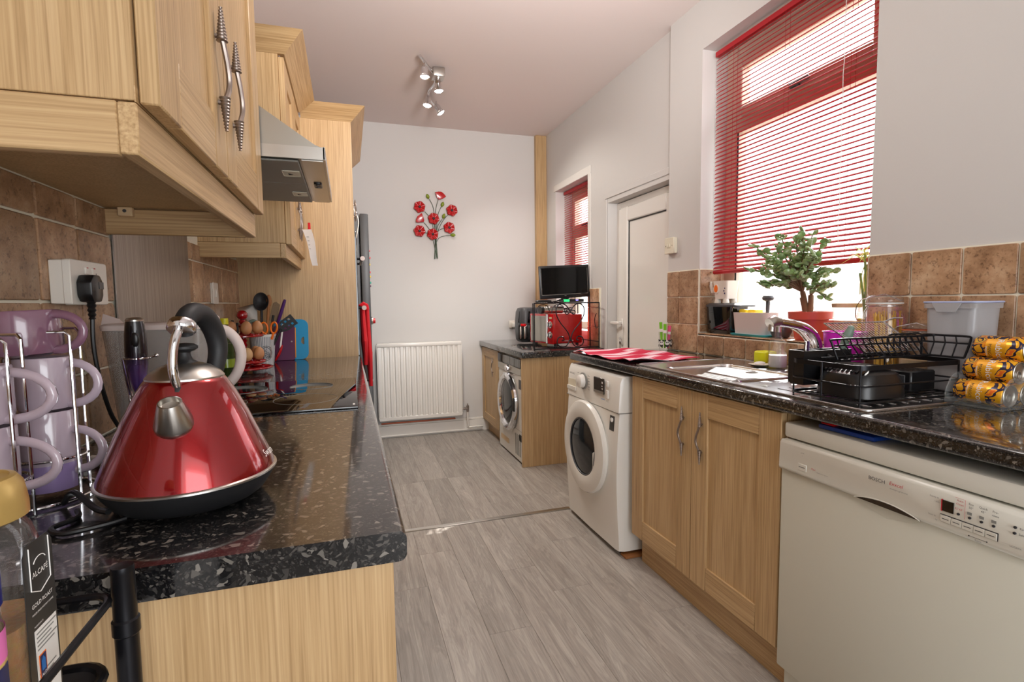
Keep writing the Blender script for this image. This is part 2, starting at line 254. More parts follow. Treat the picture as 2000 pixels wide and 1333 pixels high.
# ------------------------------------------------------------------ mesh builder
class B:
    def __init__(s, m=None): s.bm = bmesh.new(); s.m = m or Matrix.Identity(4)
    def _v(s, co): return s.bm.verts.new(s.m @ Vector(co))
    def poly(s, pts, faces):
        vs = [s._v(p) for p in pts]
        for fc in faces:
            try: s.bm.faces.new([vs[i] for i in fc])
            except ValueError: pass
        return vs
    def box(s, x0, x1, y0, y1, z0, z1, bev=0.0, seg=1):
        if x0 > x1: x0, x1 = x1, x0
        if y0 > y1: y0, y1 = y1, y0
        if z0 > z1: z0, z1 = z1, z0
        P = [(x0, y0, z0), (x1, y0, z0), (x1, y1, z0), (x0, y1, z0), (x0, y0, z1), (x1, y0, z1), (x1, y1, z1), (x0, y1, z1)]
        vs = s.poly(P, [(3, 2, 1, 0), (4, 5, 6, 7), (0, 1, 5, 4), (1, 2, 6, 5), (2, 3, 7, 6), (3, 0, 4, 7)])
        if bev:
            es = set(e for v in vs for e in v.link_edges)
            bmesh.ops.bevel(s.bm, geom=list(es), offset=bev, segments=seg, profile=0.5, affect='EDGES')
        return s
    def prism(s, pts, d, bev=0.0, seg=1):      # pts: list of 3d points of a planar polygon, d: extrusion vector
        n = len(pts); d = Vector(d)
        A = [Vector(p) for p in pts]
        nrm = Vector((0, 0, 0))
        for i in range(n): nrm += A[i].cross(A[(i + 1) % n])
        if nrm.dot(d) < 0: A.reverse()
        vs = s.poly(A + [p + d for p in A], [tuple(range(n - 1, -1, -1)), tuple(range(n, 2 * n))] + [(i, (i + 1) % n, n + (i + 1) % n, n + i) for i in range(n)])
        if bev:
            es = set(e for v in vs for e in v.link_edges)
            bmesh.ops.bevel(s.bm, geom=list(es), offset=bev, segments=seg, profile=0.5, affect='EDGES')
        return s
    def loft(s, rings, cap0=True, cap1=True, close=True):
        n = len(rings[0]); vv = [[s._v(p) for p in rg] for rg in rings]
        for a, b in zip(vv[:-1], vv[1:]):
            for i in range(n if close else n - 1):
                j = (i + 1) % n
                try: s.bm.faces.new((a[i], a[j], b[j], b[i]))
                except ValueError: pass
        if cap0 and n > 2: s.bm.faces.new(list(reversed(vv[0])))
        if cap1 and n > 2: s.bm.faces.new(vv[-1])
        return s
    def lathe(s, prof, c=(0, 0, 0), n=28, ax='z', sx=1.0, sy=1.0, cap0=True, cap1=True):
        rings = []
        for r, z in prof:
            r = max(r, 1e-5); rg = []
            for i in range(n):
                a = 2 * pi * i / n; x, y = r * math.cos(a) * sx, r * math.sin(a) * sy
                p = (x, y, z) if ax == 'z' else ((z, x, y) if ax == 'x' else (y, z, x))
                rg.append((c[0] + p[0], c[1] + p[1], c[2] + p[2]))
            rings.append(rg)
        return s.loft(rings, cap0, cap1)
    def cyl(s, p0, p1, r0, r1=None, n=14, cap=True):
        r1 = r0 if r1 is None else r1
        return s.tube([p0, p1], [r0, r1], n, cap=cap)
    def tube(s, pts, r, n=8, closed=False, cap=True, flat=1.0):
        P = [Vector(p) for p in pts]; m = len(P)
        R = r if isinstance(r, (list, tuple)) else [r] * m
        T = []
        for i in range(m):
            if closed: t = P[(i + 1) % m] - P[i - 1]
            else: t = P[min(i + 1, m - 1)] - P[max(i - 1, 0)]
            T.append(t.normalized() if t.length > 1e-9 else Vector((0, 0, 1)))
        up = Vector((0, 0, 1)) if abs(T[0].z) < 0.9 else Vector((1, 0, 0))
        nr = (up - T[0] * up.dot(T[0])).normalized(); rings = []
        for i in range(m):
            nr = (nr - T[i] * nr.dot(T[i])).normalized(); bn = T[i].cross(nr)
            rings.append([P[i] + (nr * math.cos(2 * pi * k / n) * flat + bn * math.sin(2 * pi * k / n)) * R[i] for k in range(n)])
        if closed: rings.append(rings[0]); return s.loft(rings, False, False)
        return s.loft(rings, cap, cap)
    def ball(s, c, rx, ry=None, rz=None, n=16, h=10):
        ry = rx if ry is None else ry; rz = rx if rz is None else rz
        return s.lathe([(math.sin(pi * i / h), -rz * math.cos(pi * i / h)) for i in range(h + 1)], c, n, 'z', rx, ry, False, False) if False else s._ball(c, rx, ry, rz, n, h)
    def _ball(s, c, rx, ry, rz, n, h):
        rings = []
        for i in range(1, h):
            a = pi * i / h
            rings.append([(c[0] + rx * math.sin(a) * math.cos(2 * pi * k / n), c[1] + ry * math.sin(a) * math.sin(2 * pi * k / n), c[2] - rz * math.cos(a)) for k in range(n)])
        return s.loft(rings, True, True)
    def done(s): bmesh.ops.recalc_face_normals(s.bm, faces=s.bm.faces[:]); return s

def top(o):
    while o.parent: o = o.parent
    return o
def thing(name, label, cat, loc=(0, 0, 0), group=None, kind=None):
    o = bpy.data.objects.new(name, None); COL.objects.link(o); o.location = loc; o.empty_display_size = 0.05
    if label: o['label'] = label
    if cat: o['category'] = cat
    if group: o['group'] = group
    if kind: o['kind'] = kind
    return o
def part(name, b, mat, parent=None, label=None, kind=None, smooth=True, local=False, angle=38, uv=None):
    b.done(); me = bpy.data.meshes.new(name); o = bpy.data.objects.new(name, me); COL.objects.link(o)
    if parent is not None:
        o.parent = parent; off = top(parent).location
        if not local: bmesh.ops.translate(b.bm, verts=b.bm.verts[:], vec=-Vector(off))
    else:
        if not local:
            xs = [v.co for v in b.bm.verts]
            c = Vector(((min(v.x for v in xs) + max(v.x for v in xs)) / 2, (min(v.y for v in xs) + max(v.y for v in xs)) / 2, min(v.z for v in xs)))
            bmesh.ops.translate(b.bm, verts=b.bm.verts[:], vec=-c); o.location = c
    b.bm.to_mesh(me); b.bm.free(); me.materials.append(MATS[mat] if isinstance(mat, str) else mat)
    if smooth:
        me.shade_smooth()
        me.set_sharp_from_angle(angle=math.radians(angle))
    if label: o['label'] = label
    if kind: o['kind'] = kind
    return o
def tag(o, label, cat, group=None):
    o['label'] = label; o['category'] = cat
    if group: o['group'] = group
    return o
def struct(name, b, mat, **kw): return part(name, b, mat, None, kind='structure', **kw)
def dup(root, loc, label=None, group=None, rot=None):
    c = root.copy(); COL.objects.link(c); c.location = loc
    if rot is not None: c.rotation_euler = rot
    if label: c['label'] = label
    if group: c['group'] = group
    for ch in list(root.children):
        d = ch.copy(); COL.objects.link(d); d.parent = c
        for g in list(ch.children):
            e = g.copy(); COL.objects.link(e); e.parent = d
    return c
def txt(parent, s, size, loc, right, up, mat, name='lettering', align='CENTER', local=False, shear=0.0, sx=1.0):
    cu = bpy.data.curves.new('t', 'FONT'); cu.body = s; cu.size = size; cu.align_x = align; cu.align_y = 'CENTER'; cu.resolution_u = 2; cu.shear = shear
    to = bpy.data.objects.new('t', cu); COL.objects.link(to)
    me = bpy.data.meshes.new_from_object(to); bpy.data.objects.remove(to); bpy.data.curves.remove(cu)
    R = Vector(right).normalized(); U = Vector(up); U = (U - R * U.dot(R)).normalized(); W = R.cross(U)
    off = Vector((0, 0, 0)) if local else top(parent).location
    L = Vector(loc) - off
    M = Matrix(((R.x * sx, U.x, W.x, L.x), (R.y * sx, U.y, W.y, L.y), (R.z * sx, U.z, W.z, L.z), (0, 0, 0, 1)))
    me.transform(M); me.materials.clear(); me.materials.append(MATS[mat])
    o = bpy.data.objects.new(name, me); COL.objects.link(o); o.parent = parent
    return o
def arc(c, r, a0, a1, n, plane='xz'):
    out = []
    for i in range(n + 1):
        a = math.radians(a0 + (a1 - a0) * i / n); p, q = r * math.cos(a), r * math.sin(a)
        out.append((c[0] + p, c[1], c[2] + q) if plane == 'xz' else ((c[0], c[1] + p, c[2] + q) if plane == 'yz' else (c[0] + p, c[1] + q, c[2])))
    return out
def rrect(x0, x1, y0, y1, r, n=4):
    out = []
    for cx, cy, a in ((x1 - r, y1 - r, 0), (x0 + r, y1 - r, 90), (x0 + r, y0 + r, 180), (x1 - r, y0 + r, 270)):
        for i in range(n + 1):
            t = math.radians(a + 90 * i / n); out.append((cx + r * math.cos(t), cy + r * math.sin(t)))
    return out
def smooth_path(pts, k=6):       # Catmull-Rom through the points
    P = [Vector(p) for p in pts]; out = []
    for i in range(len(P) - 1):
        a, b, c, d = P[max(i - 1, 0)], P[i], P[i + 1], P[min(i + 2, len(P) - 1)]
        for j in range(k):
            t = j / k
            out.append(0.5 * ((2 * b) + (c - a) * t + (2 * a - 5 * b + 4 * c - d) * t * t + (3 * b - a - 3 * c + d) * t ** 3))
    out.append(P[-1]); return out
# ------------------------------------------------------------------ setting
XL, XN, XF, YB, ZC = -0.544, 1.80, 1.83, 4.70, 2.75
fl = struct('floor', B().box(-0.75, 2.1, -1.6, 4.85, -0.08, -0.004), 'floor_base')
ends = {-4: 2.3, -3: 1.9, -2: 2.55, -1: 2.05, 0: 2.13, 1: 2.418, 2: 1.736, 3: 2.147, 4: 1.927, 5: 2.35, 6: 1.66, 7: 2.2, 8: 1.8, 9: 2.5, 10: 1.95}
PW = 0.163
def lay(x0, x1, ys):
    for a, b_ in zip(ys[:-1], ys[1:]):
        if b_ - a > 0.01:
            part('plank', B().box(x0 + .0003, x1 - .0003, a + .0003, b_ - .0003, -0.004, 0.0, 0.0005), 'plank', fl, smooth=False)
for k in range(-4, 11):
    x0 = 0.122 + PW * k; x1 = min(x0 + PW, 1.83); e = ends[k]
    near = sorted(set([-1.0, 2.70] + [y for y in (e - 2.44, e - 1.22, e, e + 1.22) if -0.9 < y < 2.69]))
    e2 = 2.70 + ((e * 7.3) % 1.0) * 0.9 + 0.15
    far = sorted(set([2.70, 4.70] + [y for y in (e2, e2 + 1.22) if 2.75 < y < 4.65]))
    lay(x0, x1, near); lay(x0, x1, far)
struct('trim_threshold', B().box(0.04, 1.19, 2.685, 2.715, 0.0, 0.005, 0.002), 'steel', label='shiny metal threshold strip across the floor')
struct('ceiling', B().box(-0.75, 2.1, -1.6, 4.85, ZC, ZC + 0.1), 'ceiling_paint')
wl = struct('wall_left', B().box(XL - 0.15, XL, -1.6, 4.85, 0, ZC), 'wall_paint')
struct('wall_back', B().box(-0.75, 2.1, YB, YB + 0.15, 0, ZC), 'wall_paint')
W1 = (1.41, 2.36, 1.012, 2.495)
wr = struct('wall_right', B().box(XN, 2.06, -1.6, W1[0], 0, ZC).box(XN, 2.06, W1[1], 2.645, 0, ZC).box(XN, 2.06, W1[0], W1[1], 0, W1[2]).box(XN, 2.06, W1[0], W1[1], W1[3], ZC), 'wall_paint', smooth=False)
D1 = (2.66, 3.447, 1.91); W2 = (3.77, 4.44, 0.96, 2.19)
wf = struct('wall_right', B().box(XF, 2.09, 2.645, D1[0], 0, ZC).box(XF, 2.09, D1[0], D1[1], D1[2], ZC).box(XF, 2.09, D1[1], W2[0], 0, ZC).box(XF, 2.09, W2[0], W2[1], 0, W2[2]).box(XF, 2.09, W2[0], W2[1], W2[3], ZC).box(XF, 2.09, W2[1], YB, 0, ZC), 'wall_paint', smooth=False)
struct('wall_front', B().box(-0.75, 0.1, -1.75, -1.6, 0, ZC).box(1.55, 2.1, -1.75, -1.6, 0, ZC).box(0.1, 1.55, -1.75, -1.6, 2.15, ZC), 'wall_paint', smooth=False)
struct('trim_post', B().box(1.722, XF, 4.655, YB, 0.0, ZC, 0.003), 'oak_z', label='oak boxed pipe cover in the far corner')
b = B().box(0.0, 1.3, YB - 0.018, YB, 0, 0.105).box(0.0, 1.3, YB - 0.012, YB, 0.105, 0.125, 0.004)
struct('baseboard_back', b, 'white_gloss')
# architrave beads round the small window and door recess
struct('trim_1', B().box(XF - 0.006, XF - .0005, W2[0] - 0.05, W2[0] - 0.004, 1.3, W2[3]).box(XF - 0.006, XF - .0005, W2[0] - 0.05, W2[1] + 0.03, W2[3] + .001, 2.25, 0.002), 'white_gloss')
struct('trim_2', B().box(XF - 0.008, XF - .0005, D1[1] + 0.002, D1[1] + 0.03, 0, 1.938, 0.003).box(XF - 0.008, XF - .0005, D1[0], D1[1] + 0.03, 1.94, 1.98, 0.003), 'wall_paint')

# ---- tiles, each one a piece of its wall
def tile_x(parent, x, out, y0, y1, z0, z1):     # on a wall facing +-X
    r = random.uniform(0.004, 0.009); t = 0.007 + random.uniform(-0.0008, 0.0012)
    pts = [(x, p, q) for p, q in rrect(y0, y1, z0, z1, r, 2)]
    part('tile', B().prism(pts, (out * t, 0, 0), 0.0018), 'tile', parent, smooth=False)
g = 0.0025
zrows = [0.912, 1.061, 1.2115, 1.367, 1.432]
ycols = [0.418, 0.571, 0.722, 0.872, 1.021, 1.171, 1.3205, 1.484]
wl_g = part('grout', B().box(XL, XL + 0.004, 0.418, 3.0, 0.91, 1.50), 'grout', wl)
for a, c in zip(ycols[:-1], ycols[1:]):
    for z0, z1 in zip(zrows[:-1], zrows[1:]): tile_x(wl, XL + 0.002, 1, a + g, c - g, z0 + g, z1 - g)
fcols = [2.10, 2.165, 2.315, 2.465, 2.615, 2.765, 2.915, 2.998]
for a, c in zip(fcols[:-1], fcols[1:]):
    for z0, z1 in zip(zrows[:-1], zrows[1:]): tile_x(wl, XL + 0.002, 1, a + g, c - g, z0 + g, z1 - g)
# right wall: near field, beside the window, and below the sill
wr_g = part('grout', B().box(XN - 0.004, XN, -0.8, W1[0] - .002, 0.91, 1.352).box(XN - 0.004, XN, W1[1] + .002, 2.644, 0.91, 1.365).box(XN - 0.004, XN, W1[0], W1[1], 0.91, 1.016).box(XN - 0.004, 1.955, W1[0] + .001, W1[1] - .001, 1.012, 1.017).box(XN, 1.955, W1[1] - .004, W1[1], 1.016, 1.365).box(XN, 1.955, W1[0], W1[0] + .004, 1.016, 1.352), 'grout', wr)
ncols = [1.408, 1.257, 1.106, 0.966, 0.816, 0.666, 0.516, 0.366, 0.216, 0.066, -0.084]
for a, c in zip(ncols[:-1], ncols[1:]):
    for z0, z1 in ((0.912, 1.055), (1.055, 1.204), (1.204, 1.350)): tile_x(wr, XN - 0.002, -1, c + g, a - g, z0 + g, z1 - g)
for a, c in ((2.362, 2.528), (2.528, 2.643)):
    for z0, z1 in ((0.912, 1.066), (1.066, 1.216), (1.216, 1.362)): tile_x(wr, XN - 0.002, -1, a + g, c - g, z0 + g, z1 - g)
scols = [2.36, 2.305, 2.155, 2.005, 1.855, 1.705, 1.555, 1.41]
for a, c in zip(scols[:-1], scols[1:]):
    tile_x(wr, XN - 0.002, -1, c + g, a - g, 0.914, 1.008)
    part('tile', B().box(XN - 0.006, 1.952, c + g, a - g, 1.016, 1.022, 0.0015), 'tile', wr, smooth=False)
for z0, z1 in ((1.026, 1.066), (1.066, 1.216), (1.216, 1.362)):
    part('tile', B().box(XN + g, 1.93, W1[1] - 0.010, W1[1] - 0.003, z0 + g, z1 - g, 0.0015), 'tile', wr, smooth=False)
    part('tile', B().box(XN + g, 1.93, W1[0] + 0.003, W1[0] + 0.010, z0 + g, min(z1, 1.35) - g, 0.0015), 'tile', wr, smooth=False)
part('grout', B().box(XF - .004, XF, 3.55, 3.77, 0.845, 1.30), 'grout', wf)
for z0, z1 in ((0.848, 1.0), (1.0, 1.15), (1.15, 1.297)): tile_x(wf, XF - 0.002, -1, 3.575 + g, 3.725 - g, z0 + g, z1 - g); tile_x(wf, XF - 0.002, -1, 3.725 + g, 3.77 - g, z0 + g, z1 - g)

# ---- windows
def window(name, label, y0, y1, z0, z1, x, trans, fw, sash):
    t = thing(name, label, None, (x, (y0 + y1) / 2, z0), kind='structure')
    part('frame', B().box(x, x + .06, y0, y0 + fw, z0, z1, .004).box(x, x + .06, y1 - fw, y1, z0, z1, .004).box(x, x + .06, y0 + fw, y1 - fw, z0, z0 + fw, .004).box(x, x + .06, y0 + fw, y1 - fw, z1 - fw, z1, .004), 'frame_upvc', t)
    part('transom', B().box(x - .004, x + .058, y0 + fw, y1 - fw, trans - .035, trans + .035, .004), 'frame_upvc', t)
    s0 = fw - .01; za, zb = trans + .03, z1 - fw + .01
    part('sash', B().box(x - .018, x + .04, y0 + s0, y0 + s0 + sash, za, zb, .005).box(x - .018, x + .04, y1 - s0 - sash, y1 - s0, za, zb, .005).box(x - .018, x + .04, y0 + s0 + sash, y1 - s0 - sash, za, za + sash, .005).box(x - .018, x + .04, y0 + s0 + sash, y1 - s0 - sash, zb - sash, zb, .005), 'frame_upvc', t)
    ym = (y0 + y1) / 2
    part('window_handle', B().box(x - .045, x - .018, ym - .02, ym + .02, za + .012, za + .035, .004).box(x - .055, x - .04, ym - .09, ym + .02, za + .016, za + .032, .004), 'dark_grey', t, label='dark handle of the top sash')
    part('pane', B().box(x + .022, x + .028, y0 + fw, y1 - fw, z0 + fw, trans - .035), 'pane_glass', t)
    part('pane', B().box(x + .012, x + .018, y0 + s0 + sash, y1 - s0 - sash, za + sash, zb - sash), 'pane_glass', t)
    part('gasket', B().box(x - .002, x + .001, y1 - fw - .012, y1 - fw - .002, z0 + fw, trans - .035), 'black_plastic', t)
    return t
window('window_1', 'large wood-effect window behind the red blind over the sink', W1[0], W1[1], 1.022, W1[3], 1.955, 2.09, .085, .055)
window('window_2', 'small window behind the red blind in the far corner', W2[0], W2[1], W2[2], W2[3], 1.99, 1.80, .06, .05)

# ---- red venetian blinds
def blind(label, x, y0, y1, ztop, zbot, pitch, sw, tilt, cords):
    t = thing('venetian_blind', label, 'blind', (x, (y0 + y1) / 2, zbot), group=None)
    part('headrail', B().box(x - .013, x + .013, y0, y1, ztop - .025, ztop, .002), 'blind_red', t)
    part('bottom_rail', B().lathe([(.001, 0), (.011, .002), (.011, y1 - y0 - .002), (.001, y1 - y0)], (x, y0, zbot + .009), 10, 'y', 1.0, 0.8), 'blind_red', t)
    ca, sa = math.cos(math.radians(tilt)), math.sin(math.radians(tilt))
    def sec(y, dz):
        out = []
        for p, q in [(-.5, 0), (-.17, .0028), (.17, .0028), (.5, 0)]: out.append((p * sw, q))
        out += [(p, q - .0006) for p, q in reversed(out)]
        return [(x + p * ca + q * sa, y, -p * sa + q * ca + dz) for p, q in out]     # room edge (-x) is the raised one
    z = ztop - .042; first = None; n = 0
    while z > zbot + .028:
        if first is None:
            first = part('slat', B().loft([sec(y0 + .004, z), sec(y1 - .004, z)]), 'blind_red', t, smooth=False); z00 = z
        else:
            o = first.copy(); COL.objects.link(o); o.parent = t; o.location = (0, 0, z - z00)
        z -= pitch; n += 1
    for cy in cords:
        part('ladder_cord', B().cyl((x - sw * .5, cy, ztop - .02), (x - sw * .5, cy, zbot + .01), .0007, n=5).cyl((x + sw * .5, cy, ztop - .02), (x + sw * .5, cy, zbot + .01), .0007, n=5), 'blind_red', t)
    return t
bl = blind('large red venetian blind with open slats over the sink window', 1.872, 1.425, 2.335, 2.475, 1.335, .0205, .025, -35, (1.56, 2.2, 1.88))
part('pull_cord', B().tube([(1.853, 1.585 + .002 * math.sin(i * 1.7), 2.46 - i * .05) for i in range(22)], .0014, 5), 'ink_white', bl, label='white pull cord hanging in front of the slats')
part('tilt_wand', B().cyl((1.853, 2.318, 2.44), (1.851, 2.322, 1.62), .003, n=6), 'clear_wrap', bl, label='clear tilt wand')
bl2 = blind('small red venetian blind at the window in the far corner', 1.915, 3.78, 4.425, 2.185, 1.36, .0195, .021, -30, (3.95, 4.28))

# ---- back door
d = thing('door_1', 'white plastic back door with a flat panel and black gasket line', None, (1.93, 3.05, 0), kind='structure')
dx = 1.905
part('door_frame', B().box(dx, dx + .07, D1[1] - .055, D1[1], 0, 1.905, .003).box(dx, dx + .07, D1[0], D1[0] + .055, 0, 1.905, .003).box(dx, dx + .07, D1[0] + .055, D1[1] - .055, 1.85, 1.905, .003), 'white_gloss', d)
part('door_leaf', B().box(dx - .014, dx + .05, D1[1] - .17, D1[1] - .05, 0.02, 1.86, .006).box(dx - .014, dx + .05, D1[0] + .05, D1[0] + .15, 0.02, 1.86, .006).box(dx - .014, dx + .05, D1[0] + .15, D1[1] - .17, 1.76, 1.86, .006).box(dx - .014, dx + .05, D1[0] + .15, D1[1] - .17, .02, .14, .006), 'white_gloss', d)
part('door_panel', B().box(dx + .004, dx + .04, D1[0] + .155, D1[1] - .175, .14, 1.755), 'white_gloss', d)
part('gasket', B().box(dx - .002, dx + .006, D1[1] - .176, D1[1] - .170, .14, 1.76).box(dx - .002, dx + .006, D1[0] + .15, D1[0] + .156, .14, 1.76).box(dx - .002, dx + .006, D1[0] + .15, D1[1] - .17, 1.754, 1.76), 'black_plastic', d, label='black gasket line')
part('handle', B().box(dx - .022, dx - .012, D1[1] - .125, D1[1] - .095, .88, 1.07, .004).box(dx - .05, dx - .02, D1[1] - .12, D1[1] - .10, 1.03, 1.05, .004).box(dx - .058, dx - .042, D1[1] - .125, D1[1] + .0, 1.028, 1.05, .005), 'white_gloss', d)
k = thing('bunch_of_keys', 'small bunch of keys hanging in the lock of the white back door', 'keys', (dx - .03, D1[1] - .11, .93))
part('key', B().lathe([(.001, -.002), (.012, -.0015), (.012, .0015), (.001, .002)], (dx - .03, D1[1] - .11, .93), 12, 'y').box(dx - .031, dx - .012, D1[1] - .113, D1[1] - .107, .927, .933), 'chrome', k)
part('key', B().lathe([(.001, -.002), (.011, -.0015), (.011, .0015), (.001, .002)], (dx - .03, D1[1] - .105, .895), 12, 'x').box(dx - .032, dx - .028, D1[1] - .109, D1[1] - .101, .845, .89), 'pewter', k)
part('key_ring', B().tube(arc((dx - .03, D1[1] - .108, .912), .016, 0, 345, 14, 'yz'), .001, 5, closed=False), 'chrome', k)

# ---- yard outside
o = part('garden_wall', B().box(4.6, 4.8, -3, 9, -.3, 1.42), 'yard_brick'); tag(o, 'pale sunlit brick garden wall outside the sink window', 'wall')
o = part('yard_paving', B().box(2.1, 9, -3, 9, -.35, -.3), 'grout'); tag(o, 'pale paved yard outside the windows', 'paving')
# ------------------------------------------------------------------ kitchen units
def handle_mesh(x, out, y, za, zb, bow, k=1.0):
    xc = x + out * 0.0105; cl = (zb - za) * 0.27; b = B()
    for z0, dz in ((zb, -1), (za, 1)):
        prof = []; n = 10
        for i in range(n * 2 + 1):
            t = i / (n * 2); rr = (0.0028 + 0.0055 * t) * k
            if i % 2: rr -= 0.0013 * k
            prof.append((rr, dz * cl * t))
        prof.append((0.001, dz * cl * 1.02))
        b.lathe(prof, (xc, y, z0), 10)
        b.cyl((xc, y, z0 + dz * cl * .85), (x, y, z0 + dz * cl * .85), .0035 * k, n=6)
    z0, z1 = za + cl * .9, zb - cl * .9; pts = []
    for i in range(13):
        t = i / 12; pts.append((xc + out * .004 * math.sin(pi * t), y + bow * (math.sin(pi * t) + 0.25 * math.sin(2 * pi * t)), z0 + (z1 - z0) * t))
    b.tube(pts, 0.0042 * k, 8); return b
def door(parent, x, out, y0, y1, z0, z1, hy=None, hz=None, bow=0.012, fw=0.085, hk=1.0):
    i = -out
    d = part('door', B().box(x + i * .008, x + i * .019, y0 + fw * .9, y1 - fw * .9, z0 + fw * .9, z1 - fw * .9), 'oak_z', parent)
    for a, c in ((y0, y0 + fw), (y1 - fw, y1)): part('stile', B().box(x, x + i * .021, a, c, z0, z1, .002), 'oak_z', d)
    for a, c in ((z0, z0 + fw), (z1 - fw, z1)): part('rail', B().box(x + out * -.0004, x + i * .021, y0 + fw + .0006, y1 - fw - .0006, a, c, .0015), 'oak_y', d)
    if hy is not None: part('handle', handle_mesh(x, out, hy, hz[0], hz[1], bow, hk), 'pewter', d, label='twisted pewter handle with ribbed cone ends')
    return d

# ---- left run
t = thing('worktop', 'long speckled black granite-look worktop on the left under the kettle', 'worktop', (-.24, 1.83, .87))
def nose(x0, x1, y0, y1, z0, z1, side, r=.011):      # postformed front edge at x1 (side=1) or x0 (side=-1)
    pts = []
    if side > 0:
        for a in range(-90, 91, 15):
            c = (z0 + r) if a < 0 else (z1 - r); pts.append((x1 - r + r * math.cos(math.radians(a)), y0, c + r * math.sin(math.radians(a))))
        pts += [(x0, y0, z1), (x0, y0, z0)]
    else:
        for a in range(90, 271, 15):
            c = (z1 - r) if a <= 180 else (z0 + r); pts.append((x0 + r + r * math.cos(math.radians(a)), y0, c + r * math.sin(math.radians(a))))
        pts += [(x1, y0, z0), (x1, y0, z1)]
    return B().prism(pts, (0, y1 - y0, 0))
part('slab', nose(XL, .062, .656, 2.998, .87, .91, 1), 'granite', t)
bc = thing('base_cabinet', 'light oak base cabinet whose end panel faces the camera below the kettle worktop', 'cabinet', (-.24, 1.83, 0))
part('end_panel', B().box(XL + .01, .045, .668, .687, 0, .869, .001), 'oak_z', bc)
part('body', B().box(XL + .01, .022, .687, 2.995, .12, .869), 'oak_z', bc)
part('plinth', B().box(-.05, -.03, .687, 2.995, 0, .12), 'oak_y', bc)
for a in (0.69, 1.27, 1.85, 2.42): door(bc, .044, 1, a + .002, a + .57, .13, .862, a + .53, (.62, .8))
hob = thing('hob', 'black glass hob with reflective surface set in the left worktop', 'hob', (-.23, 1.78, .91))
part('glass_plate', B().box(-.49, .018, 1.487, 2.08, .9102, .9165, .0015, 2), 'black_glass', hob)
for cx, cy, rr in ((-.13, 1.66, .09), (-.36, 1.66, .07), (-.13, 1.92, .07), (-.36, 1.92, .09)):
    part('zone_ring', B().tube([(cx + rr * math.cos(a * pi / 20), cy + rr * math.sin(a * pi / 20), .9166) for a in range(40)], .0006, 4, True), 'ink_grey', hob)
part('touch_mark', B().box(.004, .010, 1.515, 1.535, .9165, .9168), 'ink_white', hob, label='small white mark near the hob corner')
t = thing('splashback', 'brushed stainless steel splashback panel on the tiles behind the hob', 'splashback', (XL + .02, 1.8, .92))
part('panel', B().box(XL + .010, XL + .014, 1.484, 2.10, .914, 1.60, .001), 'brushed_steel', t)

# ---- near wall cabinet
wc = thing('wall_cabinet', 'large oak wall cabinet with two handled doors at top left, nearest the camera', 'cabinet', (-.38, 1.1, 1.37))
part('body', B().box(XL + .002, -.222, .708, 1.488, 1.434, 2.18, .001), 'oak_z', wc)
part('front_edge', B().box(-.2225, -.2212, .706, 1.489, 1.432, 1.45), 'oak_y', wc)
door(wc, -.199, 1, .712, 1.0735, 1.432, 2.15, 1.022, (1.500, 1.704), .022, .085, 1.15)
door(wc, -.199, 1, 1.0765, 1.490, 1.432, 2.15, 1.142, (1.500, 1.702), .022, .085, 1.15)
part('pelmet_side', B().box(XL + .002, -.239, .702, .720, 1.372, 1.431, .002), 'oak_x', wc)
part('pelmet_front', B().box(-.239, -.219, .701, 1.482, 1.372, 1.430, .002), 'oak_y', wc)
part('pelmet_return', B().box(XL + .002, -.239, 1.462, 1.481, 1.372, 1.431, .002), 'oak_x', wc)
part('fixing_block', B().box(-.505, -.475, 1.445, 1.4615, 1.412, 1.4335, .002), 'wood_pale', wc)
part('screw', B().lathe([(.001, -.001), (.004, -.0005), (.004, .0005)], (-.49, 1.4445, 1.424), 10, 'y'), 'dark_grey', wc)

# ---- extractor hood
h = thing('extractor_hood', 'stainless steel extractor hood over the hob with metal filters underneath', 'extractor', (-.3, 1.8, 1.585))
prof = [(XL + .004, 1.585), (-.047, 1.585), (-.047, 1.616), (-.070, 1.621), (-.36, 1.822), (XL + .004, 1.83)]
part('canopy', B().prism([(x, 1.502, z) for x, z in prof], (0, .598, 0), .002), 'hood_steel', h)
part('edge_band', B().box(-.30, -.0455, 1.499, 1.503, 1.5845, 1.6165).box(-.049, -.044, 1.499, 2.101, 1.584, 1.618), 'steel', h)
part('chimney', B().box(XL + .002, -.36, 1.62, 1.98, 1.82, 2.55), 'brushed_steel', h)
for a, c in ((1.512, 1.775), (1.779, 2.09)):
    fl_ = part('filter', B().box(-.50, -.112, a, c, 1.578, 1.5835, .002), 'filter_mesh', h, label='grey mesh grease filter')
    part('latch', B().box(-.165, -.118, (a + c) / 2 - .03, (a + c) / 2 + .035, 1.5765, 1.579, .003), 'cream_plastic', fl_)
    part('latch_hole', B().prism([(-.150, (a + c) / 2 - .005, 1.576), (-.138, (a + c) / 2 + .012, 1.576), (-.150, (a + c) / 2 + .016, 1.576)], (0, 0, .001)), 'gap_dark', fl_)
part('control_strip', B().box(-.104, -.05, 1.508, 2.096, 1.581, 1.5845), 'steel', h)
sw = part('switch', B().prism([(x, y, 1.5765) for x, y in rrect(-.089, -.065, 1.765, 1.83, .008)], (0, 0, .005), .001), 'black_plastic', h, label='black rocker switch')
for y in (1.78, 1.812): part('button', B().lathe([(.007, 1.5745), (.007, 1.577)], (-.077, y, 0), 10), 'dark_grey', sw)

